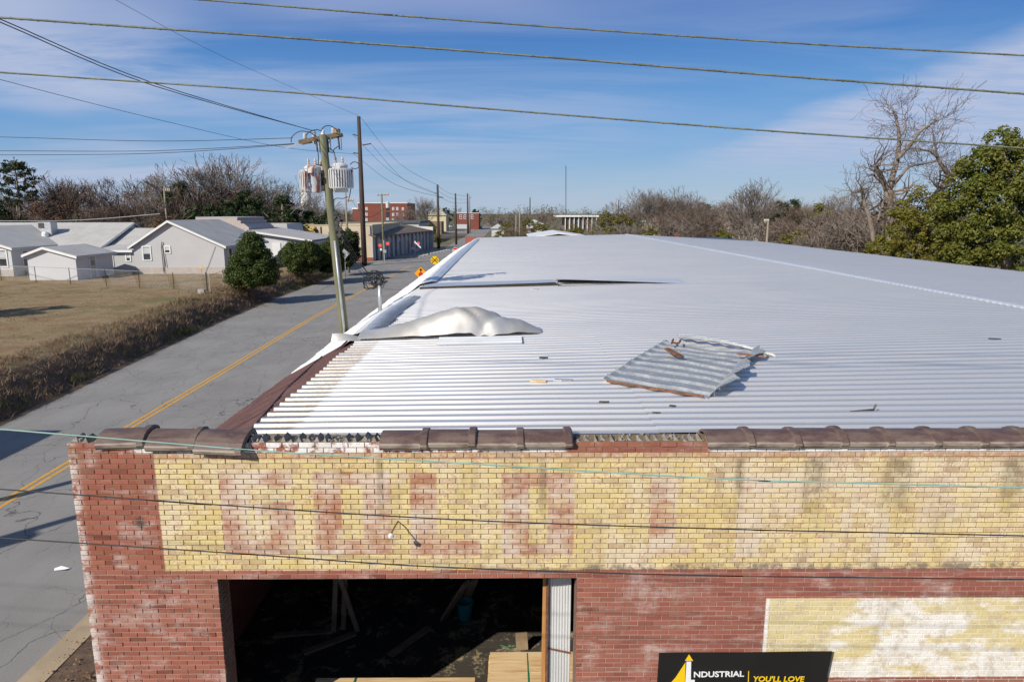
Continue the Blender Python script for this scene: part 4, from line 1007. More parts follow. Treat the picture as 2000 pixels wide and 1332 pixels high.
# ================================================================== UTILITY POLES
PY = 24.6
def leaning_pole():
    a = at(706, 800, Y=PY); top = at(630, 264, Y=PY); d = (top - at(672, 645, Y=PY)); base = top - d * (top.z / d.z)
    t = thing('utility_pole', 'leaning green wooden utility pole carrying grey transformers beside the roof', 'utility pole', (base.x, base.y, 0))
    n = 14; P = [base.lerp(top, k / n) for k in range(n + 1)]; P[0].z = -.3
    MB().tube(P, [.185 - .055 * k / n for k in range(n + 1)], 14).build('pole', 'pole_wood_green', t, True)
    ax = (top - base).normalized()
    def on(v): return at(lerp_tab([(264, 630), (645, 672)], v), v, Y=PY)
    cond = [on(470) + Vector((.06, -.15, 0)), on(560) + Vector((.05, -.165, 0)), on(640) + Vector((.05, -.17, 0)), base + Vector((.05, -.2, .2))]
    MB().tube(cond, .045, 8).build('conduit', 'galvanised_steel', t, True)
    # double crossarm
    la, ra = at(586, 279, Y=PY - .12), at(667, 263, Y=PY + .55); dirx = (ra - la).normalized()
    for s in (-.17, .17): MB().beam(la + Vector((0, s, 0)), ra + Vector((0, s, 0)), .10, .13).build('crossarm', 'crossarm_wood', t)
    for k, f in enumerate((.12, .34, .55, .80)):
        p = la.lerp(ra, f) + Vector((0, 0, .08)); MB().lathe([(.03, -.05), (.05, .0), (.085, .05), (.05, .09), (.075, .13), (.04, .20)], p, 10).build('insulator', 'porcelain' if k != 2 else 'white_insulator', t, True)
    MB().lathe([(.12, 0), (.12, .17), (.05, .2)], at(658, 256, Y=PY + .45) - Vector((0, 0, .12)), 8).build('arm_cap', 'crossarm_wood', t)
    m = MB(); c = la.lerp(ra, .08); m.beam(c - dirx * .1, c - dirx * .62 - Vector((0, 0, .09)), .06, .05); m.build('dead_end', 'white_insulator', t)
    for s, u in ((-1, 604), (1, 655)):
        e = la.lerp(ra, .30 if s < 0 else .75); MB().beam(e - Vector((0, 0, .05)), on(296), .02, .04).build('brace', 'galvanised_steel', t)
    # fuse cut-outs
    for (u, v) in ((618, 284), (661, 280), (640, 286)):
        c = at(u, v, Y=PY + .05 + (u - 630) * .01); m = MB(); m.tube([c + Vector((0, 0, .22)), c + Vector((.05, -.08, -.22))], .03, 7); m.beam(c + Vector((.10, 0, .2)), c + Vector((.12, -.05, -.25)), .02, .02); m.build('fuse_cutout', 'dark_metal', t)
    # transformers
    def can(u, vt, vb, Y, r_, mat, fins, fa):
        tp, bt = at(u, vt, Y=Y), at(u, vb, Y=Y); h = tp.z - bt.z
        can_ = MB().lathe([(r_ * .96, 0), (r_, .04), (r_, h - .12), (r_ * 1.07, h - .11), (r_ * 1.07, h - .06), (r_ * .8, h), (r_ * .2, h + .04)], Vector((tp.x, Y, bt.z)), 22).build('transformer', mat, t, False)
        m = MB()
        for k in range(fins):
            a = fa[0] + (fa[1] - fa[0]) * k / (fins - 1); c = Vector((tp.x + math.cos(a) * (r_ + .10), Y + math.sin(a) * (r_ + .10), bt.z + h * .47))
            m.box(c, (.20, .045, h * .62), Matrix.Rotation(a, 3, 'Z'))
        for zz in (.15, .79): m.tube([Vector((tp.x + math.cos(a) * (r_ + .16), Y + math.sin(a) * (r_ + .16), bt.z + h * zz)) for a in [fa[0] + (fa[1] - fa[0]) * k / 12 for k in range(13)]], .03, 5)
        m.build('cooling_fins', mat, can_)
        for k in range(2):
            p = Vector((tp.x + (-.12 if k else .12), Y - .05, tp.z - .02)); MB().lathe([(.05, 0), (.03, .05), (.055, .09), (.03, .13), (.05, .17), (.02, .26)], p, 8).build('bushing', 'porcelain', can_)
        MB().box(Vector((tp.x + .02, Y - r_ - .05, bt.z + h * .80)), (.16, .12, .16)).build('terminal_box', mat, can_)
        MB().box(Vector((tp.x - .1, Y - r_ - .03, bt.z + h * .30)), (.12, .08, .12)).build('bracket', mat, can_)
        return Vector((tp.x, Y, tp.z + .22))
    t1 = can(610, 324, 377, PY - .15, .27, 'transformer_rusty', 8, (math.pi * .93, math.pi * 1.38))
    t2 = can(663, 320, 376, PY + .15, .27, 'transformer_grey', 12, (math.pi * 1.28, math.pi * 1.98))
    t3 = can(634, 326, 374, PY + .62, .27, 'transformer_rusty', 6, (math.pi * 1.35, math.pi * 1.65))
    for v, dy in ((336, 0), (366, 0)): MB().beam(at(620, v, Y=PY + .03), at(652, v, Y=PY + .1), .08, .10).build('hanger_bracket', 'galvanised_steel', t)
    # looping leads
    def loop(P, r_=.016): MB().tube(smooth_line([Vector(p) for p in P], 6), r_, 5).build('lead', 'black_rubber', t)
    q = lambda u, v, d=0.0: at(u, v, Y=PY + d)
    loop([q(569, 279), q(570, 268), q(585, 257), q(605, 259), q(616, 266)]); loop([q(597, 268), q(603, 259), q(618, 254), q(628, 257)]); loop([q(627, 258), q(632, 249), q(643, 246), q(655, 252), q(659, 259)])
    loop([q(659, 258), q(662, 253), q(664, 260)]); loop([q(621, 296), q(622, 310), q(622, 322)]); loop([q(643, 290), q(652, 297), q(655, 312)]); loop([q(661, 286), q(652, 293), q(650, 300)])
    loop([q(684, 322), q(690, 317), q(699, 319), q(701, 326), q(694, 330), q(686, 328)]); loop([q(688, 330), q(684, 350), q(685, 370), q(680, 395)]); loop([q(650, 395), q(656, 388), q(670, 388), q(680, 385)])
    loop([q(612, 324), q(620, 322), q(630, 325)])
    m = MB(); rr = random.Random(4)
    for k in range(7):
        p = on(415 + k * 7) + Vector((.15 + rr.uniform(-.03, .1), -.05, rr.uniform(-.05, .05))); m.box(p, (.14, .1, .16), Matrix.Rotation(rr.uniform(0, 3), 3, 'Y'))
        m.tube([p, p + Vector((.12, .05, -.15)), p + Vector((.08, 0, -.32))], .02, 5)
    m.build('cable_clamps', 'dark_metal', t)
    return t, la, ra, on
pole1, LA, RA, ONP = leaning_pole()
for k in range(4):
    a = ONP(425 + k * 6) + Vector((.18, 0, 0)); b = MAST_TOP + Vector((-.22 + .12 * k, .05 * k, .02 * k)); wire('service_drop', 'service drop wire from leaning pole to roof mast, %s from the top' % ORD[k], [a, b], .009, sag=.15 + .22 * k)
for k in range(2):
    wire('span_wire', ['upper of two close wires slanting to the leaning pole from upper left', 'lower of two close wires slanting to the leaning pole from upper left'][k],
         [at(-150, -22 + 7 * k, Y=11), at(0, 38 + 6 * k, Y=13), at(300, 163 + 5 * k, Y=18.3), at(604 + 12 * k, 254 + 3 * k, Y=PY)], .011)
wire('span_wire', 'thin level wire reaching the crossarm from the far left', [at(-200, 266, Y=30), at(0, 268, Y=29), at(300, 276, Y=27), at(572, 270, Y=25)], .010)
for k in range(2): wire('span_wire', ['upper level wire just below the crossarm end on the left', 'lower level wire just below the crossarm end on the left'][k], [at(-200, 295 + 8 * k, Y=30), at(0, 295 + 8 * k, Y=29), at(300, 295 + 5 * k, Y=27), at(575, 281 + k, Y=25)], .010)
wire('span_wire', 'wire slanting behind the leaning pole to the tall dark pole', [at(-200, 100, Y=45), at(0, 156, Y=55), at(300, 232, Y=75), at(545, 287, Y=95), at(690, 301, Y=106)], .022)
wire('span_wire', 'faint wire slanting from the top of the sky to the tall dark pole', [at(100, -70, Y=40), at(225, 0, Y=50), at(450, 118, Y=75), at(703, 228, Y=106)], .016)
wire('span_wire', 'pale wire sagging above the left house roofs', [at(-150, 432, Y=60), at(0, 432, Y=62), at(160, 430, Y=66), at(312, 418, Y=70)], .03, 'white_insulator')

def plain_pole(name, label, u, vt, vb, mat, r_, arms=(), Y=None, z0=0.0, trafo=None, group=None):
    b = at(u, vb, Z=z0) if Y is None else at(u, vb, Y=Y); Y_ = b.y; tp = at(u, vt, Y=Y_); tp.x = b.x
    t = thing(name, label, 'utility pole', (b.x, b.y, z0), group); MB().tube([Vector((b.x, Y_, -.3)), Vector((b.x, Y_, tp.z * .5)), tp], [r_, r_ * .85, r_ * .62], 8).build('pole', mat, t, True)
    for (ua, ub, va, vb_) in arms:
        a, c = at(ua, va, Y=Y_), at(ub, vb_, Y=Y_); MB().beam(a, c, .16, .16 if len(arms) > 1 else .14).build('crossarm', 'dark_metal' if mat == 'pole_wood_dark' else 'crossarm_wood', t)
        if mat != 'pole_wood_dark':
            for f in (.05, .35, .65, .95): MB().lathe([(.05, 0), (.11, .1), (.05, .3)], a.lerp(c, f) + Vector((0, 0, .06)), 6).build('insulator', 'porcelain', t)
    if trafo:
        c = at(trafo[0], trafo[1], Y=Y_ - .3); MB().lathe([(.3, -.6), (.32, .3), (.1, .45)], c, 10).build('transformer', 'transformer_grey', t)
    return t, tp
tall, ttop = plain_pole('transmission_pole', 'tall dark transmission pole with three short arms by the crossing', 712, 228, 519, 'pole_wood_dark', .42, ((689, 704, 263, 267), (708, 725, 284, 281), (690, 705, 299, 301)))
pp, _ = plain_pole('utility_pole', 'slim green pole with crossarm and transformer before the storage bays', 750, 379, 510, 'pole_wood_green', .20, ((737, 759, 382, 381),), trafo=(757, 399))
plain_pole('utility_pole', 'pale pole standing just right of the leaning pole, behind the bushes', 680.5, 375, 505, 'pole_wood_pale', .17, ((676, 690, 391, 394),), Y=92)
plain_pole('transmission_pole', 'brown transmission pole beyond the storage bays', 857, 361, 487, 'pole_wood_dark', .34, ((849, 857, 378, 378), (857, 866, 386, 386)))
plain_pole('transmission_pole', 'thin brown pole beside the dirt lot', 891, 378, 478, 'pole_wood_dark', .30)
plain_pole('transmission_pole', 'left one of two far poles beside the far street', 914, 378, 456, 'pole_wood_dark', .40)
plain_pole('transmission_pole', 'right one of two far poles beside the far street', 917.5, 381, 455, 'pole_wood_pale', .32, ((916, 922, 387, 386),))
plain_pole('utility_pole', 'pale wooden pole beyond the far end of the metal roof', 1015, 406, 462, 'pole_wood_pale', .26, Y=180)
plain_pole('utility_pole', 'short pole left of the pale pole beyond the roof', 1008, 419, 462, 'pole_wood_pale', .24, Y=190)
plain_pole('utility_pole', 'slim pole with dark hardware above the far trees', 1035, 386, 440, 'pole_wood_dark', .34, Y=320)
plain_pole('utility_pole', 'pole rising among far trees right of the radio mast', 1207, 391, 440, 'pole_wood_dark', .30, Y=330)
plain_pole('utility_pole', 'pale post standing at the right edge of the metal roof', 1497, 433, 480, 'pole_wood_pale', .17, ((1493, 1501, 434, 434),), Y=82)
plain_pole('utility_pole', 'wooden pole with crossarm behind the grey gabled house', 326, 368, 432, 'pole_wood_pale', .20, ((320, 332, 373, 373),), Y=112)
plain_pole('utility_pole', 'thin pole behind the left house ridge', 237, 386, 450, 'pole_wood_dark', .16, Y=110)
plain_pole('utility_pole', 'thin leaning pole behind the left trees', 39, 392, 450, 'pole_wood_pale', .16, Y=110)
plain_pole('utility_pole', 'pale pole behind the low white building', 518, 396, 445, 'pole_wood_pale', .18, Y=120)
for k, (a, b, c) in enumerate((((703, 228), (783, 322), (857, 363)), ((725, 282), (790, 352), (849, 378)), ((690, 300), (775, 362), (866, 386)), ((690, 264), (770, 340), (857, 380)))):
    wire('span_wire', 'wire from the tall dark pole to the far brown pole, %s from the top' % ORD[k], [at(*a, Y=106), at(*b, Y=128), at(*c, Y=152)], .028)
for k in range(3): wire('span_wire', 'far wire over the crossing beyond the brown pole, %s of three' % ORD[k], [at(857, 365 + 9 * k, Y=152), at(875, 377 + 8 * k, Y=180), at(891, 381 + 8 * k, Y=215), at(914, 384 + 6 * k, Y=270)], .03)
wire('span_wire', 'dark cable sagging from slim green pole toward the brick block', [at(690, 396, Y=110), at(706, 416, Y=112), at(725, 424, Y=113), at(750, 408, Y=115)], .03)
# guy wires by the leaning pole foot
for k in range(2): wire('guy_wire', ['left guy wire reaching down through the dark bush', 'right guy wire reaching down through the dark bush'][k], [at(650 + 4 * k, 430, Y=60), at(712 + 12 * k, 545, Y=72)], .03, 'dark_metal')
# radio mast
t = thing('radio_mast', 'thin far radio mast above the treeline', 'mast', at(1105, 432, Y=900)); b = at(1105, 432, Y=900); b.z = 0; tp = at(1105, 324, Y=900)
for k in range(3): a = 2.1 * k; MB().tube([b + Vector((.6 * math.cos(a), .6 * math.sin(a), 0)), tp + Vector((.45 * math.cos(a), .45 * math.sin(a), 0))], .16, 4).build('leg', 'dark_metal', t)
m = MB()
for k in range(40): z = 2 + (tp.z - 4) * k / 40; m.beam((b.x - .6, b.y, z), (b.x + .6, b.y, z + 1.2), .12, .12)
m.build('lattice', 'dark_metal', t)
# poles outside the frame on the left (they carry the near cables; their shadows cross the street)
for k, (x, y, h, lb) in enumerate(((-20.0, 7.9, 11.5, 'tall wooden pole across the street that carries the near cables'), (-20.2, 11.9, 10.5, 'wooden pole beside the cable pole across the street'), (21.0, 7.2, 13, 'wooden pole beyond the right end of the brick wall'))):
    t = thing('utility_pole', lb, 'utility pole', (x, y, 0)); MB().tube([(x, y, -.3), (x, y, h * .5), (x, y, h)], [.2, .17, .14], 10).build('pole', 'pole_wood_green', t, True)
    if k == 0: MB().lathe([(.3, 0), (.32, .9), (.1, 1.0)], (x + .4, y, 6.2), 12).build('transformer', 'transformer_grey', t)

# ================================================================== STREET SIGNS
def post_sign(name, label, c, builder, post=True):
    t = thing(name, label, 'sign', (c.x, c.y, 0))
    if post: MB().bb(c.x - .03, c.x + .03, c.y + .02, c.y + .07, -.1, c.z + .45).build('post', 'galvanised_steel', t)
    builder(t, c); return t
def ngon(c, r_, n, rot, dy=0.0): return [c + Vector((r_ * math.cos(rot + 2 * math.pi * k / n), dy, r_ * math.sin(rot + 2 * math.pi * k / n))) for k in range(n)]
def pl_(name, pts, mat, t): MB().prism(pts, (0, .008, 0)).build(name, mat, t)
def rail_sign(t, c):
    pl_('border', ngon(c, .50, 28, 0, .004), 'sign_black', t); pl_('face', ngon(c, .475, 28, 0, -.006), 'sign_yellow', t)
    for s in (-1, 1): MB().beam(c + Vector((-.31, -.012, -.31 * s)), c + Vector((.31, -.012, .31 * s)), .085, .008, (0, 1, 0)).build('cross_bar', 'sign_black', t)
    for s in (-1, 1): text_mesh('R', .26, 'letter', 'sign_black', Matrix.Translation(c + Vector((s * .30, -.014, -.09))) @ Matrix.Rotation(R(90), 4, 'X'), t, 0, .02, .002, None, 'CENTER')
post_sign('railroad_sign', 'round yellow railroad crossing sign with black X', at(849, 508.5, Y=78), rail_sign)
def stop_ahead(t, c):
    pl_('border', ngon(c, .66, 4, 0, .004), 'sign_black', t); pl_('face', ngon(c, .63, 4, 0, -.006), 'sign_amber', t)
    pl_('stop_disc', ngon(c + Vector((0, 0, -.13)), .24, 8, R(22.5), -.014), 'sign_red', t)
    pl_('arrow', [c + Vector((x, -.014, z)) for x, z in ((-.055, .13), (.055, .13), (.055, .29), (.17, .29), (0, .50), (-.17, .29), (-.055, .29))], 'sign_black', t)
post_sign('stop_ahead_sign', 'amber diamond stop ahead sign with black arrow', at(822, 534, Y=65), stop_ahead)
def stop(t, c):
    pl_('border', ngon(c, .50, 8, R(22.5), .004), 'sign_white', t); pl_('face', ngon(c, .465, 8, R(22.5), -.006), 'sign_red', t)
    text_mesh('STOP', .40, 'lettering', 'sign_white', Matrix.Translation(c + Vector((0, -.014, -.14))) @ Matrix.Rotation(R(90), 4, 'X'), t, 0, .02, .002, None, 'CENTER')
post_sign('stop_sign', 'red octagonal STOP sign beyond the end of the street', at(889.5, 489.5, Y=109), stop)
def back(t, c): pl_('panel', ngon(c, .62, 4, R(4), 0), 'galvanised_steel', t)
post_sign('diamond_sign_back', 'bare grey back of a diamond sign by the dark bush', at(673, 496, Y=84), back)
def signal(u, v, Y, lb, arm):
    c = at(u, v, Y=Y); t = thing('crossing_signal', lb, 'signal', (c.x, c.y, 0)); MB().tube([(c.x, c.y, -.1), (c.x, c.y, c.z + .8)], .09, 8).build('mast', 'galvanised_steel', t)
    for s in (-1, 1):
        k = c + Vector((s * .62, -.1, (.25 if s > 0 else -.05))); pl_('lamp_hood', ngon(k, .30, 14, 0, .0), 'signal_red', t)
    MB().box(c + Vector((.1, -.05, -1.0)), (.5, .3, .5)).build('relay_box', 'galvanised_steel', t)
    MB().box(c + Vector((-.5, -.05, -.7)), (.3, .25, .35)).build('lamp_box', 'white_metal', t)
    if arm: MB().beam(c + Vector((-.1, -.1, .6)), c + Vector((1.1, -.3, -.6)), .1, .2).build('gate_arm', 'sign_white', t)
signal(750, 479, 113, 'railroad crossing signal with red hoods in front of storage bays', False); signal(811, 478, 132, 'farther railroad crossing signal with a white gate arm', True)

# ================================================================== HOUSES AND BUILDINGS
def window(t, c, w, h, face='y', frame='trim_white', pane='glass_dark', blind=True):
    d = Vector((1, 0, 0)) if face == 'y' else Vector((0, 1, 0)); o = Vector((0, -1, 0)) if face == 'y' else Vector((1, 0, 0)); c = Vector(c)
    def bx(cu, cz, wu, wz, dep, off, name, mat, par):
        p = c + d * cu + Vector((0, 0, cz)) + o * off; s = (wu, dep, wz) if face == 'y' else (dep, wu, wz); return MB().box(p, s).build(name, mat, par)
    win = bx(0, 0, w, h, .04, .01, 'window', pane, t)
    for s in (-1, 1): bx(s * (w / 2 + .05), 0, .12, h + .22, .08, .03, 'frame', frame, win); bx(0, s * (h / 2 + .06), w, .12, .078, .03, 'frame', frame, win)
    bx(0, 0, w, .06, .03, .045, 'sash', frame, win)
    if blind: bx(0, h * .24, w * .9, h * .40, .01, .036, 'blind', 'blind_white', win)
def gable_house(name, label, X0, X1, XA, Y0, Y1, zb, ze, za, axis, wall, roofm, oh=.35, zeL=None, found=True):
    """axis 'y': gable towards the camera, ridge along y; axis 'x': eave towards the camera, ridge along x at y = XA"""
    t = thing(name, label, 'house', ((X0 + X1) / 2, Y0, zb)); zeL = ze if zeL is None else zeL
    if axis == 'y':
        m = MB(); m.prism([(X0, Y0, zb), (X1, Y0, zb), (X1, Y0, ze), (XA, Y0, za), (X0, Y0, zeL)], (0, Y1 - Y0, 0)); m.build('wall', wall, t)
        def sl(xe, zz): k = (za - zz) / (xe - XA); return k
        m = MB()
        for xe, zz, s in ((X0, zeL, -1), (X1, ze, 1)):
            k = (za - zz) / abs(xe - XA); xo = xe + s * oh; zo = zz - k * oh; th = .12
            m.prism([(XA, Y0 - oh, za + .02), (xo, Y0 - oh, zo + .02), (xo, Y0 - oh, zo + th + .02), (XA, Y0 - oh, za + th + .02)], (0, Y1 - Y0 + 2 * oh, 0))
        rf = m.build('roof', roofm, t)
        for xe, zz, s in ((X0, zeL, -1), (X1, ze, 1)):
            k = (za - zz) / abs(xe - XA); xo = xe + s * oh; zo = zz - k * oh
            MB().prism([(XA, Y0 - oh - .03, za - .10), (xo, Y0 - oh - .03, zo - .12), (xo, Y0 - oh - .03, zo + .10), (XA, Y0 - oh - .03, za + .13)], (0, .03, 0)).build('rake_trim', 'trim_white', rf)
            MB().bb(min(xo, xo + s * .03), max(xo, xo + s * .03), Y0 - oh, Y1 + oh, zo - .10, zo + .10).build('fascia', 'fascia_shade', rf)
    else:
        m = MB(); m.prism([(X0, Y0, zb), (X0, Y1, zb), (X0, Y1, ze), (X0, XA, za), (X0, Y0, ze)], (X1 - X0, 0, 0)); m.build('wall', wall, t)
        m = MB()
        for ye, s in ((Y0, -1), (Y1, 1)):
            k = (za - ze) / abs(ye - XA); yo = ye + s * oh; zo = ze - k * oh; th = .12
            m.prism([(X0 - oh, XA, za + .02), (X0 - oh, yo, zo + .02), (X0 - oh, yo, zo + th + .02), (X0 - oh, XA, za + th + .02)], (X1 - X0 + 2 * oh, 0, 0))
        rf = m.build('roof', roofm, t)
        k = (za - ze) / (XA - Y0); yo = Y0 - oh; zo = ze - k * oh
        MB().bb(X0 - oh, X1 + oh, yo - .03, yo, zo - .10, zo + .10).build('fascia', 'trim_white', rf)
        MB().prism([(X1 + oh, XA, za - .1), (X1 + oh, yo, zo - .12), (X1 + oh, yo, zo + .1), (X1 + oh, XA, za + .13)], (.03, 0, 0)).build('rake_trim', 'trim_white', rf)
    if found: MB().bb(X0 - .02, X1 + .02, Y0 - .025, Y0 + .1, zb - .3, zb + .75).build('foundation', 'block_foundation', t)
    return t
HB = LAWNZ - .05
YA = 74.0; hA = gable_house('gabled_house', 'pale grey house with its gable end to the street and grey metal roof', at(262, 500, Y=YA).x, at(438, 500, Y=YA).x, at(336, 500, Y=YA).x, YA, YA + 12.5, HB, at(430, 480, Y=YA).z, at(335, 433, Y=YA).z, 'y', 'grey_siding', 'grey_metal_roof_y', .4)
def wnd(t, u, v, w, h, Y, **k): window(t, at(u, v, Y=Y), w, h, **k)
wnd(hA, 287, 495, .75, 1.35, YA); wnd(hA, 327, 488, .50, .60, YA)
xa = at(438, 500, Y=YA).x
window(hA, (xa, YA + 1.6, 3.4), .8, 1.4, 'x', blind=False); window(hA, (xa, YA + 5, 3.4), .8, 1.4, 'x', blind=False)
c = at(317, 500, Y=YA - .12); m = MB().tube([(c.x, c.y, 1.6), (c.x, c.y, 4.3), (c.x + .1, c.y, 4.9)], .045, 6); m.tube([(c.x + .3, c.y, 2.2), (c.x + .1, c.y, 4.5)], .03, 5); m.build('meter_conduit', 'dark_metal', hA)
ac = at(308, 531, Z=LAWNZ); t = thing('air_conditioner', 'pale green air conditioner cabinet in front of the gabled house', 'air conditioner', ac)
MB().bb(ac.x - .5, ac.x + .45, ac.y - .5, ac.y + .4, HB, HB + .85).build('cabinet', 'pale_green_wall', t); MB().bb(ac.x - .3, ac.x + .3, ac.y - .3, ac.y + .3, HB + .85, HB + .89).build('fan_grille', 'dark_metal', t)
MB().bb(ac.x + .50, ac.x + .9, ac.y - .1, ac.y + .4, HB, HB + .8).build('side_unit', 'pale_green_wall', t)
# wing joining it on the left
hW = gable_house('house_wing', 'low wing with ribbed grey roof between the gabled house and left house', -49.5, -41.2, 84, 79.3, 89, HB, 4.25, 6.0, 'x', 'grey_siding', 'grey_metal_roof_x', .35)
hP = thing('back_porch', 'small flat roofed porch on the wing beside the gabled house', 'porch', (-43, 77, HB))
MB().bb(-45.2, -41.25, 76.3, 79.28, HB, 3.75).build('wall', 'grey_siding', hP); m = MB().prism([(-45.5, 75.9, 3.78), (-45.5, 79.25, 4.25), (-45.5, 79.25, 4.37), (-45.5, 75.9, 3.90)], (4.3, 0, 0)); m.build('roof', 'grey_metal_roof_x', hP); MB().bb(-45.5, -41.2, 75.86, 75.9, 3.68, 3.92).build('fascia', 'trim_white', hP)
window(hP, (-43.9, 76.3, 2.6), .5, 1.2); window(hP, (-41.9, 76.3, 3.1), .4, .7)
m = MB(); q = random.Random(6)
for k in range(14): m.box((-44.5 + q.uniform(-1.6, 1.8), 74.6 + q.uniform(-.5, .5), HB + q.uniform(.2, .7)), (q.uniform(.2, .6), q.uniform(.2, .5), q.uniform(.3, .9)), Matrix.Rotation(q.uniform(-.4, .4), 3, 'Y'))
tag(m.build('yard_clutter', 'dark_metal'), 'dark heap of yard things in the shade by the porch', 'clutter')
hL = gable_house('left_house', 'long grey house with metal roof ridge parallel to the lawn edge', -76, at(214, 445, Y=80).x, 84.5, 77.5, 91, HB, 4.15, at(120, 437, Y=84.5).z, 'x', 'grey_siding', 'grey_metal_roof_x', .45)
hF = gable_house('front_gable_wing', 'front gable of the left house at the picture edge', -63, at(25, 520, Y=71).x, -57.2, 71, 84, HB, at(26, 484, Y=71).z, at(0, 449, Y=71).z + .15, 'y', 'white_siding', 'grey_metal_roof_y', .45)
wnd(hF, 6, 505, .75, 1.6, 71)
xF = at(25, 520, Y=71).x
window(hF, (xF, 73, 3.2), .8, 1.5, 'x'); window(hF, (xF, 75.4, 3.2), .8, 1.5, 'x')
YS = 67.0; hS = gable_house('shed', 'small white gabled shed in front of the left house', at(55, 520, Y=YS).x, at(149, 520, Y=YS).x, at(91, 520, Y=YS).x, YS, YS + 6.3, HB, at(142, 501, Y=YS).z, at(90, 485, Y=YS).z, 'y', 'white_siding', 'grey_metal_roof_y', .32, at(52, 498, Y=YS).z, False)
xs_ = at(149, 520, Y=YS).x
d_ = MB().bb(xs_, xs_ + .05, YS + 2.2, YS + 3.1, HB + .1, HB + 2.1).build('door', 'bay_panel', hS); MB().bb(xs_ + .05, xs_ + .07, YS + 2.35, YS + 2.95, HB + 1.3, HB + 1.8).build('pane', 'glass_dark', d_)
for s in (2.12, 3.12): MB().bb(xs_, xs_ + .07, YS + s - .06, YS + s + .06, HB + .1, HB + 2.2).build('door_trim', 'trim_white', d_)
c = at(98, 447, Y=81.0); t = thing('roof_cooler', 'metal box cooler on the roof of the left house', 'roof vent', (c.x, 81, 5.2))
MB().prism([(c.x - .55, 80.3, 4.9), (c.x + .55, 80.3, 4.9), (c.x + .55, 80.3, 6.9), (c.x - .9, 80.3, 6.9), (c.x - .55, 80.3, 6.2)], (0, 1.2, 0)).build('cabinet', 'galvanised_steel', t); MB().bb(c.x - .85, c.x - .2, 80.27, 80.3, 6.2, 6.8).build('intake', 'dark_metal', t)
MB().lathe([(.35, 0), (.35, .9), (.2, 1.1)], (c.x, 80.0, 4.7), 12).build('drum', 'white_metal', t)
c = at(42, 527, Y=72.5); t = thing('garden_bench', 'small wooden bench beside the shed', 'bench', (c.x, c.y, HB)); MB().bb(c.x - .6, c.x + .6, c.y - .2, c.y + .2, HB + .5, HB + .55).build('seat', 'new_lumber', t)
for s in (-.5, .5): MB().bb(c.x + s - .04, c.x + s + .04, c.y - .15, c.y + .15, HB, HB + .5).build('leg', 'dark_metal', t)
# stepped parapet block and the low white building
t = thing('stepped_building', 'pinkish block building with stepped parapet behind the gabled house', 'building', (-39, 93, HB)); m = MB(); Yp = 93
P_ = [(382, 425), (463, 425), (463, 431), (470, 431), (470, 437), (476, 437), (486, 445), (486, 520), (382, 520)]
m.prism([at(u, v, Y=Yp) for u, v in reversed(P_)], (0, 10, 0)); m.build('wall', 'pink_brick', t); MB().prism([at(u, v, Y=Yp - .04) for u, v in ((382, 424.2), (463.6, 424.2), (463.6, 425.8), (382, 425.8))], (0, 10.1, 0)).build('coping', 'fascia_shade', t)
hB = thing('low_white_building', 'low white block building with sloping grey roof and white door', 'building', (-32, 92, HB))
a0 = at(476, 460, Y=92.5); a1 = at(612, 470, Y=92.5)
MB().prism([(a0.x, 92.5, HB - 1), (a1.x - .3, 92.5, HB - 1), (a1.x - .3, 92.5, at(600, 473, Y=92.5).z), (a0.x, 92.5, at(476, 452, Y=92.5).z)], (0, 13, 0)).build('wall', 'white_siding', hB)
m = MB().prism([(a0.x, 91.9, at(476, 450, Y=92).z), (a1.x, 91.9, at(607, 471, Y=92).z), (a1.x, 91.9, at(607, 469, Y=92).z), (a0.x, 91.9, at(476, 447.5, Y=92).z)], (0, 14, 0)); rf = m.build('roof', 'grey_metal_roof_y', hB)
MB().prism([(a0.x, 91.85, at(476, 452, Y=92).z), (a1.x, 91.85, at(607, 472.5, Y=92).z), (a1.x, 91.85, at(607, 469.5, Y=92).z), (a0.x, 91.85, at(476, 449, Y=92).z)], (0, .05, 0)).build('fascia', 'trim_white', rf)
c = at(540, 488, Y=92.4); MB().bb(c.x - .55, c.x + .55, 92.4, 92.48, c.z - 1.1, c.z + .9).build('door', 'trim_white', hB)
c = at(551, 503, Y=91); tag(MB().bb(c.x - .35, c.x + .35, 90.8, 91.3, HB, HB + 1.2).build('rusty_bin', 'rust_orange'), 'rusty orange bin beside the white door', 'bin')
c = at(520, 505, Y=91); 
t = thing('metal_barn', 'small ribbed metal roof gable behind the low white building', 'building', (-40, 110, 0)); m = MB()
a, b, c = at(478, 437, Y=108), at(560, 437, Y=108), at(578, 452, Y=108); m.prism([(a.x, 104, 3), (c.x, 104, 3), (c.x, 104, c.z), (b.x, 108, b.z), (a.x, 108, a.z), (a.x, 104, c.z)], (0, 8, 0)); m.build('roof', 'grey_metal_roof_x', t)

# cream block and the row of storage bays
t = thing('cream_building', 'cream stucco building with a faded yellow patch beside the crossing', 'building', (-30, 116, 0)); YC = 115.5; zt = at(650, 441, Y=YC).z
x0, x1 = at(566, 450, Y=YC).x, at(727, 450, Y=YC).x
MB().bb(x0, x1, YC, YC + 30, -.1, zt).build('wall', 'cream_stucco', t); a, b = at(567, 442, Y=YC), at(615, 455, Y=YC); MB().bb(a.x, b.x, YC - .03, YC, b.z, zt - .05).build('painted_patch', 'yellow_paint_old', t)
MB().bb(x0 - .05, x1 + .05, YC - .06, YC + 30.05, zt, zt + .15).build('coping', 'cream_block', t); MB().bb(x0, x1, YC - .04, YC, -.1, .55).build('plinth', 'plain_brick', t)
for u in (617, 627): c = at(u, 455, Y=YC); MB().bb(c.x - .08, c.x + .08, YC - .12, YC - .02, c.z - 1.6, c.z + 1.0).build('downpipe', 'dark_metal', t)
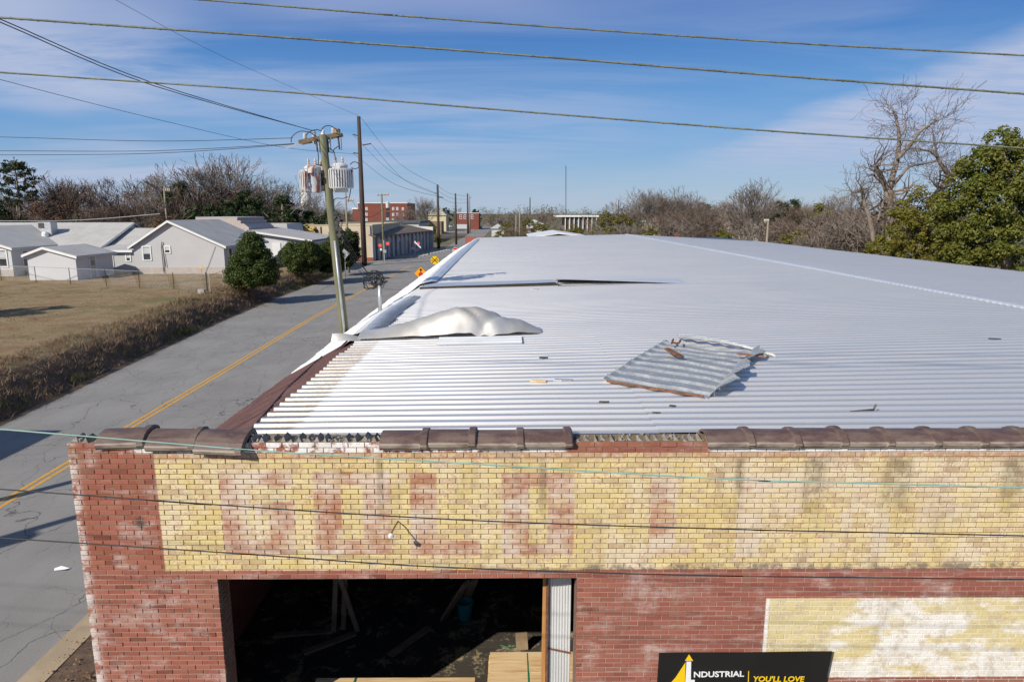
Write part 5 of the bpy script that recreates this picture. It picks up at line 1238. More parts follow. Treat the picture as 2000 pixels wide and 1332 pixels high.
c = at(724, 450, Y=YC); MB().bb(c.x - .12, c.x + .1, YC - .1, YC - .02, c.z - .9, c.z + .7).build('vent_slot', 'bay_door', t)
t = thing('storage_bays', 'long row of storage bays under a rusty brown shed roof', 'building', (-20, 133, 0))
A = Vector((-22.45, 115.45, 0)); B = Vector((-16.9, 152.5, 0)); dr = (B - A).normalized(); nr = Vector((dr.y, -dr.x, 0)); L = (B - A).length; EH = 3.95
def fac(s, out, z): p = A + dr * s + nr * out; return Vector((p.x, p.y, z))
m = MB().prism([fac(.02, -.4, -.1), fac(L, -.4, -.1), fac(L, -9, -.1), fac(.02, -9, -.1)], (0, 0, EH)); m.build('back_wall', 'bay_door', t)
nb = 14
for k in range(nb):
    s0 = L * k / nb; w = L / nb
    MB().prism([fac(s0 + .02, 0, -.05), fac(s0 + w * .50, 0, -.05), fac(s0 + w * .50, -.39, -.05), fac(s0 + .02, -.39, -.05)], (0, 0, EH + .02)).build('pier', 'bay_panel', t)
    if k % 2 == 0: MB().prism([fac(s0 + w * .52, -.2, -.05), fac(s0 + w * .97, -.2, -.05), fac(s0 + w * .97, -.3, -.05), fac(s0 + w * .52, -.3, -.05)], (0, 0, 3.4)).build('door', 'bay_panel' if k % 4 else 'bay_door', t)
    else: MB().prism([fac(s0 + w * .52, -.2, 2.6), fac(s0 + w * .97, -.2, 2.6), fac(s0 + w * .97, -.3, 2.6), fac(s0 + w * .52, -.3, 2.6)], (0, 0, .8)).build('door_head', 'bay_panel', t)
    MB().prism([fac(s0 + w * .1, 5.0, .0), fac(s0 + w * .42, 5.0, .0), fac(s0 + w * .42, .02, .0), fac(s0 + w * .1, .02, .0)], (0, 0, .12)).build('apron', 'concrete', t) if k > 2 else None
m = MB().prism([fac(-.05, .55, EH), fac(-.05, -9, EH + 2.0), fac(-.05, -9, EH + 2.15), fac(-.05, .55, EH + .15)], dr * (L + .2)); m.build('roof', 'rusty_shed_roof', t)
m = MB()
for k in range(5): s0 = L * (.1 + .15 * k); m.add([fac(s0, -2.2, EH + .15 + .59), fac(s0 + .5, -2.2, EH + .15 + .59), fac(s0 + .5, -6, EH + .155 + 1.4), fac(s0, -6, EH + .155 + 1.4)], [(0, 1, 2, 3)])
m.build('roof_lights', 'bay_panel', t)
MB().prism([fac(L + .15, .6, -.1), fac(L + .15, -9, -.1), fac(L + .15, -9, EH + 1.3), fac(L + .15, .6, EH + .9)], dr * .3).build('end_parapet', 'white_block', t)

def block(name, label, u0, u1, vt, Y, mat, dep=14, z0=0.0, roofm=None, coping=None, cat='building'):
    a, b = at(u0, vt, Y=Y), at(u1, vt, Y=Y); t = thing(name, label, cat, ((a.x + b.x) / 2, Y, z0)); MB().bb(a.x, b.x, Y, Y + dep, z0 - .1, a.z).build('wall', mat, t)
    if coping: MB().bb(a.x - .2, b.x + .2, Y - .2, Y + dep, a.z, a.z + .25).build('coping', coping, t)
    if roofm: MB().bb(a.x - .4, b.x + .4, Y - .4, Y + dep, a.z, a.z + .5).build('roof', roofm, t)
    return t
def far_win(t, u, v, w, h, Y, mat='sign_white'):
    c = at(u, v, Y=Y); f = MB().bb(c.x - w / 2, c.x + w / 2, Y - .12, Y - .02, c.z - h / 2, c.z + h / 2).build('window', mat, t); MB().bb(c.x - w / 2 + .15, c.x + w / 2 - .15, Y - .16, Y - .12, c.z + .08, c.z + h / 2 - .2).build('pane', 'glass_dark', f)
    MB().bb(c.x - w / 2 + .15, c.x + w / 2 - .15, Y - .16, Y - .12, c.z - h / 2 + .2, c.z - .12).build('pane', 'glass_dark', f)
YR = 250; t = block('brick_block', 'red brick four storey block with small white windows', 699, 795, 397.5, YR, 'red_brick_far', 22, coping='trim_white')
for (u, v) in ((716, 408), (716, 419), (716, 429.5), (768, 408), (776, 408), (768, 419.5), (776, 419), (768, 429.5), (787, 408.5), (787, 420)): far_win(t, u, v, .75, 1.05, YR)
for v in (405, 420): c = at(757, v, Y=YR); MB().bb(c.x - .6, c.x + .6, YR - .1, YR - .02, c.z - 1.0, c.z + 1.0).build('stair_window', 'glass_dark', t)
c = at(757, 428, Y=YR); MB().bb(c.x - .5, c.x + .5, YR - .1, YR - .02, c.z - .5, c.z + .5).build('vent_panel', 'blind_white', t)
a, b = at(687, 409, Y=YR), at(699, 409, Y=YR); MB().bb(a.x, b.x - .05, YR + 1, YR + 14, 0, a.z).build('side_wing', 'red_brick_far', t); MB().bb(a.x - .2, b.x - .05, YR + .8, YR + 14, a.z, a.z + .5).build('wing_coping', 'trim_white', t)
t = block('low_warehouse', 'low pale warehouse with dark roof behind storage bays', 736, 818, 436, 185, 'pale_green_wall', 24, roofm='slate_roof'); c = at(820, 436, Y=185)
t = block('teal_kiosk', 'little building with teal band left of the low warehouse', 715, 731, 441, 170, 'teal_awning', 6); a, b = at(713, 437, Y=170), at(733, 437, Y=170)
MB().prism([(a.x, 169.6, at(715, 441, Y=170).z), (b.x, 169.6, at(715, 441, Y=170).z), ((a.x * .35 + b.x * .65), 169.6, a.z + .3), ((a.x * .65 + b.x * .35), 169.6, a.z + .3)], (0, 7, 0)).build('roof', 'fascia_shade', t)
t = block('cream_hall', 'cream hall with hipped roof left of the far brick shopfronts', 836, 871, 421, 300, 'cream_block', 14); a, b = at(834, 421, Y=300), at(873, 421, Y=300); MB().prism([(a.x, 299.5, a.z), (b.x, 299.5, a.z), (b.x - 2, 299.5, a.z + 2.0), (a.x + 2, 299.5, a.z + 2.0)], (0, 15, 0)).build('roof', 'beige_wall', t)
t = block('far_shopfront', 'far red brick shopfront with arched windows at the street end', 889, 935, 417, 330, 'red_brick_far', 20, coping='trim_white')
for u in (900, 908, 922): far_win(t, u, 424, 1.1, 2.0, 330)
c = at(905, 436, Y=330); MB().bb(at(892, 436, Y=330).x, at(915, 436, Y=330).x, 329.8, 330, .3, 2.4).build('shop_glazing', 'blind_white', t)
t = block('brown_shops', 'low dark brick shops beyond the far parking lot', 833, 862, 433, 260, 'tan_panel', 10)
# modern office with white fins
YB = 300; t = block('fin_office', 'low modern office with white vertical fins beyond the trees', 1104, 1165, 424, YB, 'tan_panel', 18); a, b = at(1050, 424, Y=YB), at(1166, 424, Y=YB)
MB().bb(a.x + 8, b.x + .6, YB - 1.4, YB + 18, a.z, a.z + .7).build('roof_slab', 'trim_white', t)
for k in range(8): x = at(1104, 424, Y=YB).x + (b.x - .3 - at(1104, 424, Y=YB).x) * k / 7; MB().bb(x - .14, x + .14, YB - .8, YB - .05, 0, a.z).build('fin', 'trim_white', t)
for k in range(7): x = at(1108, 424, Y=YB).x + (b.x - .3 - at(1104, 424, Y=YB).x) * k / 7; MB().bb(x - .2, x + .5, YB - .04, YB - .005, .4, a.z - .4).build('window', 'glass_dark', t)
# neighbours touching the far end of the metal roof
t = thing('white_gable_roof', 'low white gable roof over brick just past the far roof edge', 'building', (7, 86, 0)); Yw = 84.0; a, b, c = at(1040, 463, Y=Yw), at(1092, 455.5, Y=Yw), at(1148, 463, Y=Yw)
MB().prism([(a.x, Yw, 0), (c.x, Yw, 0), (c.x, Yw, c.z - .12), (b.x, Yw, b.z - .12), (a.x, Yw, a.z - .12)], (0, 12, 0)).build('wall', 'plain_brick', t)
MB().prism([(a.x - .4, Yw - .2, a.z - .15), (b.x, Yw - .2, b.z - .1), (c.x + .4, Yw - .2, c.z - .15), (c.x + .4, Yw - .2, c.z + .0), (b.x, Yw - .2, b.z + .08), (a.x - .4, Yw - .2, a.z + .0)], (0, 12.4, 0)).build('roof', 'white_metal', t)
t = thing('blue_roof_building', 'dark blue flat roof with brick ends beyond the right roof edge', 'building', (31, 92, 0)); Yb = 84.0; a, b = at(1335, 470, Y=Yb), at(1472, 470, Y=Yb)
MB().bb(a.x, b.x, Yb, Yb + 14, 0, a.z - .45).build('wall', 'plain_brick', t); MB().bb(a.x, b.x, Yb - .1, Yb + 14, a.z - .45, a.z - .1).build('roof', 'blue_roof', t); MB().bb(b.x + .02, b.x + 1.5, Yb - .1, Yb + 14, 0, a.z - .5).build('end_wall', 'plain_brick', t)
c = at(1323, 462, Y=82); tag(MB().bb(c.x - .22, c.x + .22, 82, 82.5, 3, c.z + .1).bb(c.x - .26, c.x + .26, 81.96, 82.54, c.z + .1, c.z + .18).build('brick_chimney', 'plain_brick'), 'small brick chimney at the far roof edge', 'chimney')
for k, (u0, u1, v, Y, mt, lb) in enumerate(((1262, 1330, 434, 190, 'beige_wall', 'tan house wall half hidden behind the bare trees'), (1420, 1490, 441, 170, 'white_block', 'white house half hidden behind the spreading bare tree'), (1316, 1340, 448, 150, 'pale_green_wall', 'small pale shed among the bare trees'), (1030, 1060, 438, 210, 'white_block', 'small white building low among far trees'), (960, 985, 447, 190, 'white_block', 'white shed right of the far street'))):
    t = block('far_house', lb, u0, u1, v, Y, mt, 8, cat='house'); a, b = at(u0, v, Y=Y), at(u1, v, Y=Y); mx = (a.x + b.x) / 2
    MB().prism([(a.x - .4, Y - .4, a.z), (b.x + .4, Y - .4, a.z), (mx, Y - .4, a.z + 1.3)], (0, 9, 0)).build('roof', 'fascia_shade', t)
t = thing('water_tower', 'white far water tower behind the transformers', 'water tower', at(597, 420, Y=420)); c = at(597, 381, Y=420)
MB().lathe([(.8, -7), (3.0, -6), (3.1, 3), (2.0, 5), (.3, 6)], c, 18).build('tank', 'white_metal', t)
for k in range(4): a = .8 + 1.57 * k; MB().tube([(c.x + 3.4 * math.cos(a), c.y + 3.4 * math.sin(a), 0), (c.x + 2.4 * math.cos(a), c.y + 2.4 * math.sin(a), c.z - 6)], .3, 5).build('leg', 'white_metal', t)
# building outside the frame across the street, its corner shadow falls on the road
t = thing('corner_store', 'plain block store across the street, outside the left edge', 'building', (-27, 12, 0)); MB().bb(-34, -22.4, 2, 18.3, 0, 5.1).build('wall', 'white_block', t); MB().bb(-34.2, -22.2, 1.8, 18.5, 5.1, 5.3).build('coping', 'concrete', t)

# cars
def car(label, x, y, rz, mat):
    t = thing('parked_car', label, 'car', (x, y, 0), 'cars near the far shops', rz); body = [(-2.1, .35), (-2.15, .75), (-1.5, .9), (-.9, 1.4), (.7, 1.42), (1.25, .95), (2.05, .85), (2.15, .4)]
    m = MB().prism([(px_, -.85, z) for px_, z in body], (0, 1.7, 0)); m.build('body', mat, t, world=False)
    m = MB().prism([(px_, -.87, z) for px_, z in ((-1.3, .95), (-.82, 1.33), (.62, 1.35), (1.05, .97))], (0, 1.74, 0)); m.build('side_windows', 'glass_dark', t, world=False)
    for sx in (-1.3, 1.35):
        for sy in (-.8, .8): MB().tube([(sx, sy - .1, .33), (sx, sy + .1, .33)], .33, 10).build('wheel', 'tyre', t, world=False)
    for sy in (-.6, .6): MB().box((-2.14, sy, .68), (.05, .3, .14)).build('tail_lamp', 'red_light', t, world=False)
def gp(u, v): return at(u, v, Z=0)
for k, (u, v, rz, mt, lb) in enumerate(((938, 447.5, 1.57, 'car_silver', 'silver car driving on the far street'), (868, 446, .2, 'car_white', 'white car leftmost in the far lot'), (875, 445, .1, 'car_white', 'white car second in the far lot'),
        (882, 444.5, .1, 'car_dark', 'dark car in the middle of the far lot'), (889, 445.5, .3, 'car_silver', 'silver car in the far lot'), (897, 446, .1, 'car_dark', 'dark car right in the far lot'), (1140, 441, .1, 'car_white', 'white car before the fin office'), (1152, 442, .1, 'car_blue', 'blue car before the fin office'))):
    c = gp(u, v); car(lb, c.x, c.y, rz, mt)
struct(MB().bb(-62, -14.4, 218, 250, -.02, .01).build('dirt_lot', 'dirt')); struct(MB().bb(-75, -14.4, 268, 330, -.02, .012).build('parking_lot', 'asphalt'))

# chain link fence
t = thing('chain_link_fence', 'chain link fence with dark posts across the lawn', 'fence', (-37, 62, LAWNZ))
FP = [(3, 548), (71, 551.5), (138, 555), (208, 558.5), (273, 562), (340, 565.5), (405, 569.5)]; pts = [at(u, v, Z=LAWNZ) for u, v in FP]
pts = [pts[0] + (pts[0] - pts[1])] + pts
for k, p in enumerate(pts): MB().tube([p - Vector((0, 0, .2)), p + Vector((0, 0, 1.5 if k < len(pts) - 1 else 1.6))], .035 if k < len(pts) - 1 else .06, 6).build('post', 'dark_metal', t)
for a, b in zip(pts, pts[1:]):
    u_ = Vector((0, 0, 1)); MB().tube([a + u_ * 1.45, b + u_ * 1.45], .022, 5).build('top_rail', 'galvanised_steel', t)
m = MB()
for a, b in zip(pts, pts[1:]):
    d = (b - a); L_ = d.length; d.normalize(); n = int(L_ / .16)
    for k in range(n):
        for s in (-1, 1):
            x0 = k * .16; x1 = x0 + s * .7
            if 0 <= x1 <= L_: p, r2 = a + d * x0 + Vector((0, 0, .05)), a + d * x1 + Vector((0, 0, 1.43)); w = Vector((.003, 0, 0)); m.add([p - w, p + w, r2 + w, r2 - w], [(0, 1, 2, 3)])
o = m.build('wire_mesh', 'galvanised_steel', t); o['kind'] = 'stuff'
a = pts[-1]; b = at(437, 560, Z=LAWNZ); 
g_ = thing('fence_gate', 'small chain link gate beside the rounded bush', 'gate', b)
for p in (b, a + Vector((.25, 0, 0))): MB().tube([p - Vector((0, 0, .1)), p + Vector((0, 0, 1.5))], .04, 6).build('post', 'galvanised_steel', g_)
for z in (.1, 1.3): MB().tube([a + Vector((.25, 0, z)), b + Vector((0, 0, z + .1))], .02, 5).build('rail', 'galvanised_steel', g_)
c = at(394, 573, Z=LAWNZ); tag(MB().bb(c.x - .25, c.x + .25, c.y - .15, c.y + .15, HB, HB + .38).build('concrete_marker', 'concrete'), 'squat concrete marker in the lawn beside the fence end', 'marker')
c = at(395, 545, Z=LAWNZ); t = thing('gas_marker', 'thin marker post with yellow tag at the fence', 'marker', c); MB().tube([c, c + Vector((0, 0, 1.1))], .03, 5).build('stake', 'galvanised_steel', t); MB().box(c + Vector((0, 0, 1.15)), (.3, .05, .14)).build('tag', 'sign_yellow', t)

# ================================================================== TREES
def branch(m_tr, m_cr, q, p, d, L, r_, lev, maxlev, up, bend, kids, minr, shrink):
    n = 4 if lev < 2 else 3; P = [p.copy()]; rr = [r_]; dd = d.copy()
    for k in range(n):
        dd = (dd + Vector((q.gauss(0, bend), q.gauss(0, bend), q.gauss(0, bend) + up))).normalized(); P.append(P[-1] + dd * (L / n)); rr.append(max(minr, r_ * (1 - .55 * (k + 1) / n)))
    (m_tr if lev < 2 else m_cr).tube(P, rr, 7 if lev == 0 else 5 if lev == 1 else 3, cap=False)
    if lev >= maxlev: return
    nk = kids[min(lev, len(kids) - 1)]
    for k in range(nk):
        f = q.uniform(.35 if lev else .45, 1.0) if k < nk - 1 else 1.0; i = min(int(f * n), n - 1); pp_ = P[i].lerp(P[i + 1], f * n - i)
        a = q.uniform(.35, .95) if k < nk - 1 else q.uniform(.05, .3); ax = dd.orthogonal().normalized(); ax = Matrix.Rotation(q.uniform(0, 6.283), 3, dd) @ ax
        nd = Matrix.Rotation(a, 3, ax) @ dd; branch(m_tr, m_cr, q, pp_, nd, L * q.uniform(*shrink), max(minr, rr[i] * .62), lev + 1, maxlev, up, bend, kids, minr, shrink)
def bare_proto(seed, H, r_, maxlev=6, spread=.55, bend=.13, limbs=5, split=(3, 3, 3, 3, 2, 2), minr=.020, stems=1, trunk=.26):
    q = random.Random(seed); a, b = MB(), MB(); tips = []
    def seg(p, d, L, r0, r1, lev):
        n = 3; P = [p.copy()]; dd = d.copy()
        for k in range(n): dd = (dd + Vector((q.gauss(0, bend), q.gauss(0, bend), q.gauss(0, bend) + .035))).normalized(); P.append(P[-1] + dd * (L / n))
        (a if lev < 3 else b).tube(P, [r0 + (r1 - r0) * k / n for k in range(n + 1)], 7 if lev == 0 else 5 if lev < 3 else 3, cap=False); return P, dd
    def rec(p, d, L, r0, lev):
        P, dd = seg(p, d, L, r0, max(minr, r0 * .62), lev)
        if lev >= maxlev: tips.append(P[-1].z); return
        nk = split[min(lev, len(split) - 1)]; ph = q.uniform(0, 6.283)
        for k in range(nk):
            an = q.uniform(.22, .62) * (1 if k else .45); ax = Matrix.Rotation(ph + 6.283 * k / nk + q.gauss(0, .4), 3, dd) @ dd.orthogonal().normalized()
            base = P[-1] if k < 2 else P[-2]; rec(base, Matrix.Rotation(an, 3, ax) @ dd, L * q.uniform(.66, .88), max(minr, r0 * (.60 if k else .68)), lev + 1)
    for s in range(stems):
        d = Vector((q.gauss(0, .25 if stems > 1 else .05), q.gauss(0, .25 if stems > 1 else .05), 1)).normalized(); p0 = Vector((q.gauss(0, .4), q.gauss(0, .4), -.2)) if stems > 1 else Vector((0, 0, -.2)); P, dd = seg(p0, d, H * trunk, r_, r_ * .75, 0)
        for k in range(limbs):
            ax = Matrix.Rotation(6.283 * k / limbs + q.gauss(0, .3), 3, dd) @ dd.orthogonal().normalized(); rec(P[-1] if k % 2 else P[-2], Matrix.Rotation(spread * q.uniform(.5, 1.35) * (1 if k else .25), 3, ax) @ dd, H * .23 * q.uniform(.85, 1.15), r_ * .5, 1)
    tips.sort(); k = H / tips[int(len(tips) * .985)]
    a.v = [(x * k, y * k, z * k) for x, y, z in a.v]; b.v = [(x * k, y * k, z * k) for x, y, z in b.v]
    return a, b
def leaves(m, q, c, rad, ncl, nl, cl, size, shell=.35, flat=1.0, aspect=1.6):
    c = Vector(c)
    for _ in range(ncl):
        while True:
            v = Vector((q.uniform(-1, 1), q.uniform(-1, 1), q.uniform(-1, 1)))
            if shell < v.length < 1: break
        v *= 1 + .22 * nz(v.x * 2.2 + c.x, v.y * 2.2, v.z * 2.2); cc = c + Vector((v.x * rad[0], v.y * rad[1], v.z * rad[2])); out = v.normalized()
        for _ in range(nl):
            p = cc + Vector((q.gauss(0, cl), q.gauss(0, cl), q.gauss(0, cl * flat))); nrm = (out + Vector((q.gauss(0, .7), q.gauss(0, .7), q.gauss(0, .7) + .3))).normalized()
            a = nrm.orthogonal().normalized(); a = Matrix.Rotation(q.uniform(0, 6.283), 3, nrm) @ a; b = nrm.cross(a); s = size * q.uniform(.6, 1.25)
            m.add([p - a * s * aspect * .5, p - b * s * .42 + a * s * .1, p + a * s * aspect * .5, p + b * s * .42 + a * s * .1], [(0, 1, 2, 3)])
def clump(m, q, c, rc, n, size, aspect=1.6):
    """one bough end: leaves over the upper side of a small lumpy ball"""
    c = Vector(c)
    for _ in range(n):
        v = Vector((q.gauss(0, 1), q.gauss(0, 1), q.gauss(.25, .9))).normalized(); p = c + v * rc * q.uniform(.55, 1.08) * Vector((1, 1, 1)).length / 1.732; p.z = c.z + (p.z - c.z) * .75
        nrm = (v + Vector((q.gauss(0, .55), q.gauss(0, .55), q.gauss(.35, .5)))).normalized(); a = Matrix.Rotation(q.uniform(0, 6.283), 3, nrm) @ nrm.orthogonal().normalized(); b = nrm.cross(a); s = size * q.uniform(.6, 1.3)
        m.add([p - a * s * aspect * .5, p - b * s * .4 + a * s * .1, p + a * s * aspect * .5, p + b * s * .4 + a * s * .1], [(0, 1, 2, 3)])
def clumped(m, q, c, rad, nclump, rc, n, size, low=-.75):
    c = Vector(c)
    for k in range(nclump):
        while True:
            v = Vector((q.uniform(-1, 1), q.uniform(-1, 1), q.uniform(low, 1)))
            if .35 < v.length < 1: break
        v *= 1 + .18 * nz(v.x * 2 + c.x, v.y * 2, v.z * 2)
        f = q.uniform(.65, 1.25); clump(m, q, c + Vector((v.x * rad[0], v.y * rad[1], v.z * rad[2])), rc * f, int(n * f * f), size)
PROTO = {}
def proto(key, tr, cr, mats): PROTO[key] = (tr.mesh('trunk', mats[0], True), cr.mesh('crown', mats[1]))
for k in range(4): proto('bare%d' % k, *bare_proto(40 + k, 14, .32, 7, .50 + .08 * k, .15, split=(3, 3, 3, 3, 2, 3, 2), minr=.022), ('bark_grey', 'twig_grey'))
for k in range(2): proto('brown%d' % k, *bare_proto(70 + k, 13, .32, 7, .60 + .1 * k, .17, split=(3, 3, 3, 3, 2, 3, 2), minr=.026), ('bark_grey', 'twig_brown'))
for k in range(3): proto('thicket%d' % k, *bare_proto(90 + k, 7, .09, 5, .5, .2, 3, (3, 3, 3, 2, 2), .026, 5, .3), ('bark_grey', 'twig_grey' if k else 'twig_brown'))
def leafy(key, seed, H, parts, mat, size, r_=.28, trunk_h=.6):
    q = random.Random(seed); a, b = MB(), MB(); a.tube([(0, 0, -.2), (.1, 0, H * trunk_h * .5), (0, .1, H * trunk_h)], [r_, r_ * .8, r_ * .4], 8)
    for _ in range(7):
        p = Vector((0, 0, H * q.uniform(.25, trunk_h))); d = Vector((q.gauss(0, 1), q.gauss(0, 1), q.uniform(.2, .9))).normalized() * H * .3; a.tube([p, p + d * .5, p + d + Vector((0, 0, H * .05))], [r_ * .35, r_ * .25, r_ * .1], 5)
    for (c, rad, ncl, nl, cl) in parts: clumped(b, q, c, rad, max(6, ncl // 8), .62, 70, size * .8)
    proto(key, a, b, ('bark_grey', mat))
leafy('oak', 5, 9, [((0, 0, 5.2), (3.2, 3.2, 2.8), 330, 16, .36), ((1.8, .5, 3.4), (2.0, 2, 1.9), 130, 16, .34), ((-1.9, -.4, 3.6), (1.9, 2, 2.0), 130, 16, .34), ((.4, 0, 7.4), (1.7, 1.7, 1.5), 90, 16, .30)], 'leaf_dark', .30)
leafy('olive', 6, 7, [((0, 0, 3.8), (2.6, 2.6, 2.6), 240, 14, .34), ((1.2, 0, 5.4), (1.3, 1.3, 1.4), 70, 14, .3), ((-1.4, .3, 2.2), (1.6, 1.6, 1.7), 90, 14, .3)], 'leaf_olive', .26, .2)
leafy('cedar', 8, 9, [((0, 0, 1.8 + 1.05 * k), (2.3 - .28 * k, 2.3 - .28 * k, 1.0), 75, 12, .30) for k in range(7)], 'leaf_dark', .24, .2, .9)
leafy('rust', 9, 8, [((0, 0, 4.2), (3.0, 3.0, 3.0), 210, 9, .45), ((1.6, 0, 6), (1.8, 1.8, 1.5), 60, 9, .4)], 'dry_leaf_brown', .20)
def pine():
    q = random.Random(12); a, b = MB(), MB(); H = 17; a.tube([(0, 0, -.2), (.15, .1, 6), (-.05, 0, 12), (.1, 0, 16)], [.30, .25, .17, .08], 8)
    for k in range(26):
        z = 9.0 + 7.2 * (k / 26) ** .9; an = k * 2.4; L = (3.3 if z < 13.5 else 3.3 * (17.3 - z) / 3.6 + .4) * q.uniform(.65, 1.1); d = Vector((math.cos(an), math.sin(an), .25)); p = Vector((0, 0, z)); e = p + d * L; a.tube([p, p + d * L * .6 + Vector((0, 0, -.1)), e], [.08, .05, .02], 4)
        for f in (.6, 1.0): leaves(b, q, p.lerp(e, f) + Vector((0, 0, .2)), (.7, .7, .3), 6, 10, .20, .22, .0, .6, 2.6)
    leaves(b, q, (0, 0, 16.3), (1.5, 1.5, .7), 26, 11, .25, .24, 0, .7, 2.6); proto('pine', a, b, ('bark_grey', 'leaf_pine'))
pine()
def plant(key, label, u, vb, vt, Y, z0=0.0, name=None, rz=None, group=None, wide=1.0, cat='tree'):
    c = at(u, vb, Y=Y); tp = at(u, vt, Y=Y); tr, cr = PROTO[key]; H = max(v.co.z for v in cr.vertices); s = (tp.z - z0) / H
    t = thing(name or ('bare_tree' if key[:2] in ('ba', 'br') else 'thicket' if key[:2] == 'th' else 'evergreen_tree'), label, cat, (c.x, Y, z0), group, rnd.uniform(0, 6.28) if rz is None else rz); t.scale = (s * wide, s * wide, s)
    for nm, me in (('trunk', tr), ('crown', cr)): o = bpy.data.objects.new(nm, me); COL.objects.link(o); o.parent = t
    return t
# --- left background row
L0 = 'behind the left house'
plant('pine', 'tall pine with flat dark crown at the far left', 44, 440, 306, 112)
plant('oak', 'dark evergreen at the far left edge below the pine', -14, 440, 388, 105, wide=1.0)
for k, (key, u, vt, Y, lb) in enumerate((('brown0', 128, 326, 118, 'wide brown bare tree right of the tall pine'), ('rust', 110, 372, 112, 'rusty leaved low tree below the wide brown bare tree'), ('bare1', 172, 345, 125, 'grey bare tree right of the rusty tree'),
        ('brown1', 272, 338, 122, 'rounded brown bare tree left of the wooden pole'), ('bare2', 300, 362, 128, 'grey bare tree behind the gabled house ridge'), ('bare0', 425, 290, 120, 'tallest spreading bare tree of the left row'),
        ('brown0', 400, 348, 118, 'brown bare tree under the tallest spreading tree'), ('brown1', 462, 350, 124, 'brown bare tree right of the tallest spreading tree'), ('bare3', 545, 340, 150, 'pale bare tree left of the transformers'), ('bare1', 585, 372, 170, 'thin bare tree behind the transformers'),
        ('bare2', 640, 395, 165, 'bare tree showing below the transformers'), ('brown0', 70, 395, 105, 'short brown bare tree behind the left house ridge'), ('brown1', 205, 392, 112, 'short brown bare tree in the gap above the left ridge'), ('rust', 330, 408, 112, 'rusty low tree behind the wing roof'), ('bare1', 410, 318, 126, 'grey bare tree just left of the tallest spreading tree'), ('brown0', 445, 335, 122, 'brown bare tree just right of the tallest spreading tree'), ('brown1', 145, 345, 114, 'dense brown bare tree over the rusty tree'), ('brown0', 250, 362, 116, 'brown bare tree left of the rounded brown tree'), ('bare3', 375, 352, 120, 'grey bare tree between wooden pole and tallest tree'), ('brown1', 490, 372, 120, 'brown bare tree at the right end of the left row'), ('bare0', 20, 372, 118, 'grey bare tree below the tall pine'), ('bare2', 528, 378, 140, 'grey bare tree before the cedar'), ('bare3', 620, 392, 175, 'pale bare tree right of the water tower'))):
    plant(key, lb, u, 440, vt, Y, group='trees behind the left houses', wide=1.15)
for k, (key, u, vt, Y, lb, w) in enumerate((('oak', 350, 352, 118, 'dark leafy tree right of the wooden pole', .85), ('oak', 440, 388, 114, 'dark leafy tree below the tallest spreading tree', 1.2), ('oak', 492, 370, 116, 'dark leafy tree right end of the left row', .9), ('cedar', 555, 380, 116, 'dark rounded cedar left of the transformers', 1.6), ('oak', 590, 408, 118, 'low dark evergreen behind the cream building', 1.4), ('oak', 650, 412, 150, 'low dark evergreen behind the cream building right part', 1.3),
        ('oak', 15, 405, 104, 'dark evergreen low at the far left', 1.1), ('oak', 395, 398, 112, 'dark evergreen behind the stepped building', 1.2))):
    plant(key, lb, u, 440, vt, Y, group='evergreens behind the left houses', wide=w)
# --- street end
plant('bare0', 'round bare tree right of the brick block', 829, 440, 381, 215); plant('oak', 'small dark tree beyond the cream hall', 872, 440, 405, 330, wide=.8); plant('bare3', 'bare tree at the right side of the brick block', 800, 440, 402, 240)
plant('oak', 'small dark tree right of the far shopfront', 930, 440, 408, 400); plant('olive', 'brown green shrub by the brown transmission pole', 846, 480, 436, 160, cat='shrub', name='shrub')
plant('brown1', 'brown bare tree left of the brick block', 668, 440, 405, 200); plant('brown0', 'low brown tree before the brick block', 690, 440, 418, 190)
# --- centre and right beyond the metal roof
rowR = [('thicket0', 965, 418, 200), ('olive', 985, 432, 180), ('thicket1', 1000, 408, 230), ('olive', 1030, 425, 190), ('thicket2', 1048, 410, 240), ('bare2', 1075, 408, 260), ('olive', 1060, 432, 150), ('thicket1', 1110, 418, 360), ('thicket0', 1095, 440, 130), ('thicket2', 1175, 418, 220), ('olive', 1187, 412, 150), ('olive', 1222, 415, 140), ('thicket1', 1150, 440, 130),
        ('bare0', 1275, 363, 140), ('bare1', 1320, 372, 138), ('bare2', 1352, 388, 132), ('thicket2', 1300, 425, 120), ('thicket1', 1345, 415, 118), ('oak', 1378, 395, 150), ('thicket0', 1395, 425, 115), ('bare3', 1468, 346, 118), ('thicket1', 1440, 425, 125), ('thicket2', 1490, 430, 112), ('oak', 1530, 392, 130), ('cedar', 1550, 388, 128), ('olive', 1580, 396, 126), ('bare1', 1600, 372, 150), ('thicket0', 1560, 425, 105), ('thicket2', 1610, 400, 105), ('thicket1', 1655, 392, 100), ('thicket0', 1635, 425, 92), ('thicket2', 1690, 405, 88), ('thicket1', 1590, 440, 90), ('olive', 1545, 447, 95), ('bare2', 1650, 368, 140), ('brown1', 1565, 398, 110), ('brown0', 1700, 385, 95), ('olive', 1130, 437, 125), ('olive', 1265, 440, 118), ('olive', 1420, 446, 112), ('thicket2', 1225, 432, 122), ('thicket0', 1010, 437, 120), ('bare3', 1252, 372, 146), ('bare1', 1298, 362, 144), ('bare0', 1338, 374, 142), ('brown1', 1400, 392, 140), ('bare2', 1425, 388, 138), ('bare1', 1500, 376, 134), ('brown0', 1290, 400, 126), ('brown1', 1360, 402, 124), ('brown0', 1630, 392, 112), ('bare3', 1520, 382, 146)]
nm_ = {'th': ('leafless thicket', 'thicket'), 'ol': ('olive green shrub', 'shrub'), 'ba': ('grey bare tree', 'tree'), 'oa': ('dark evergreen tree', 'tree'), 'ce': ('dark pointed cedar', 'tree'), 'br': ('brown bare tree', 'tree')}
cnt = {}
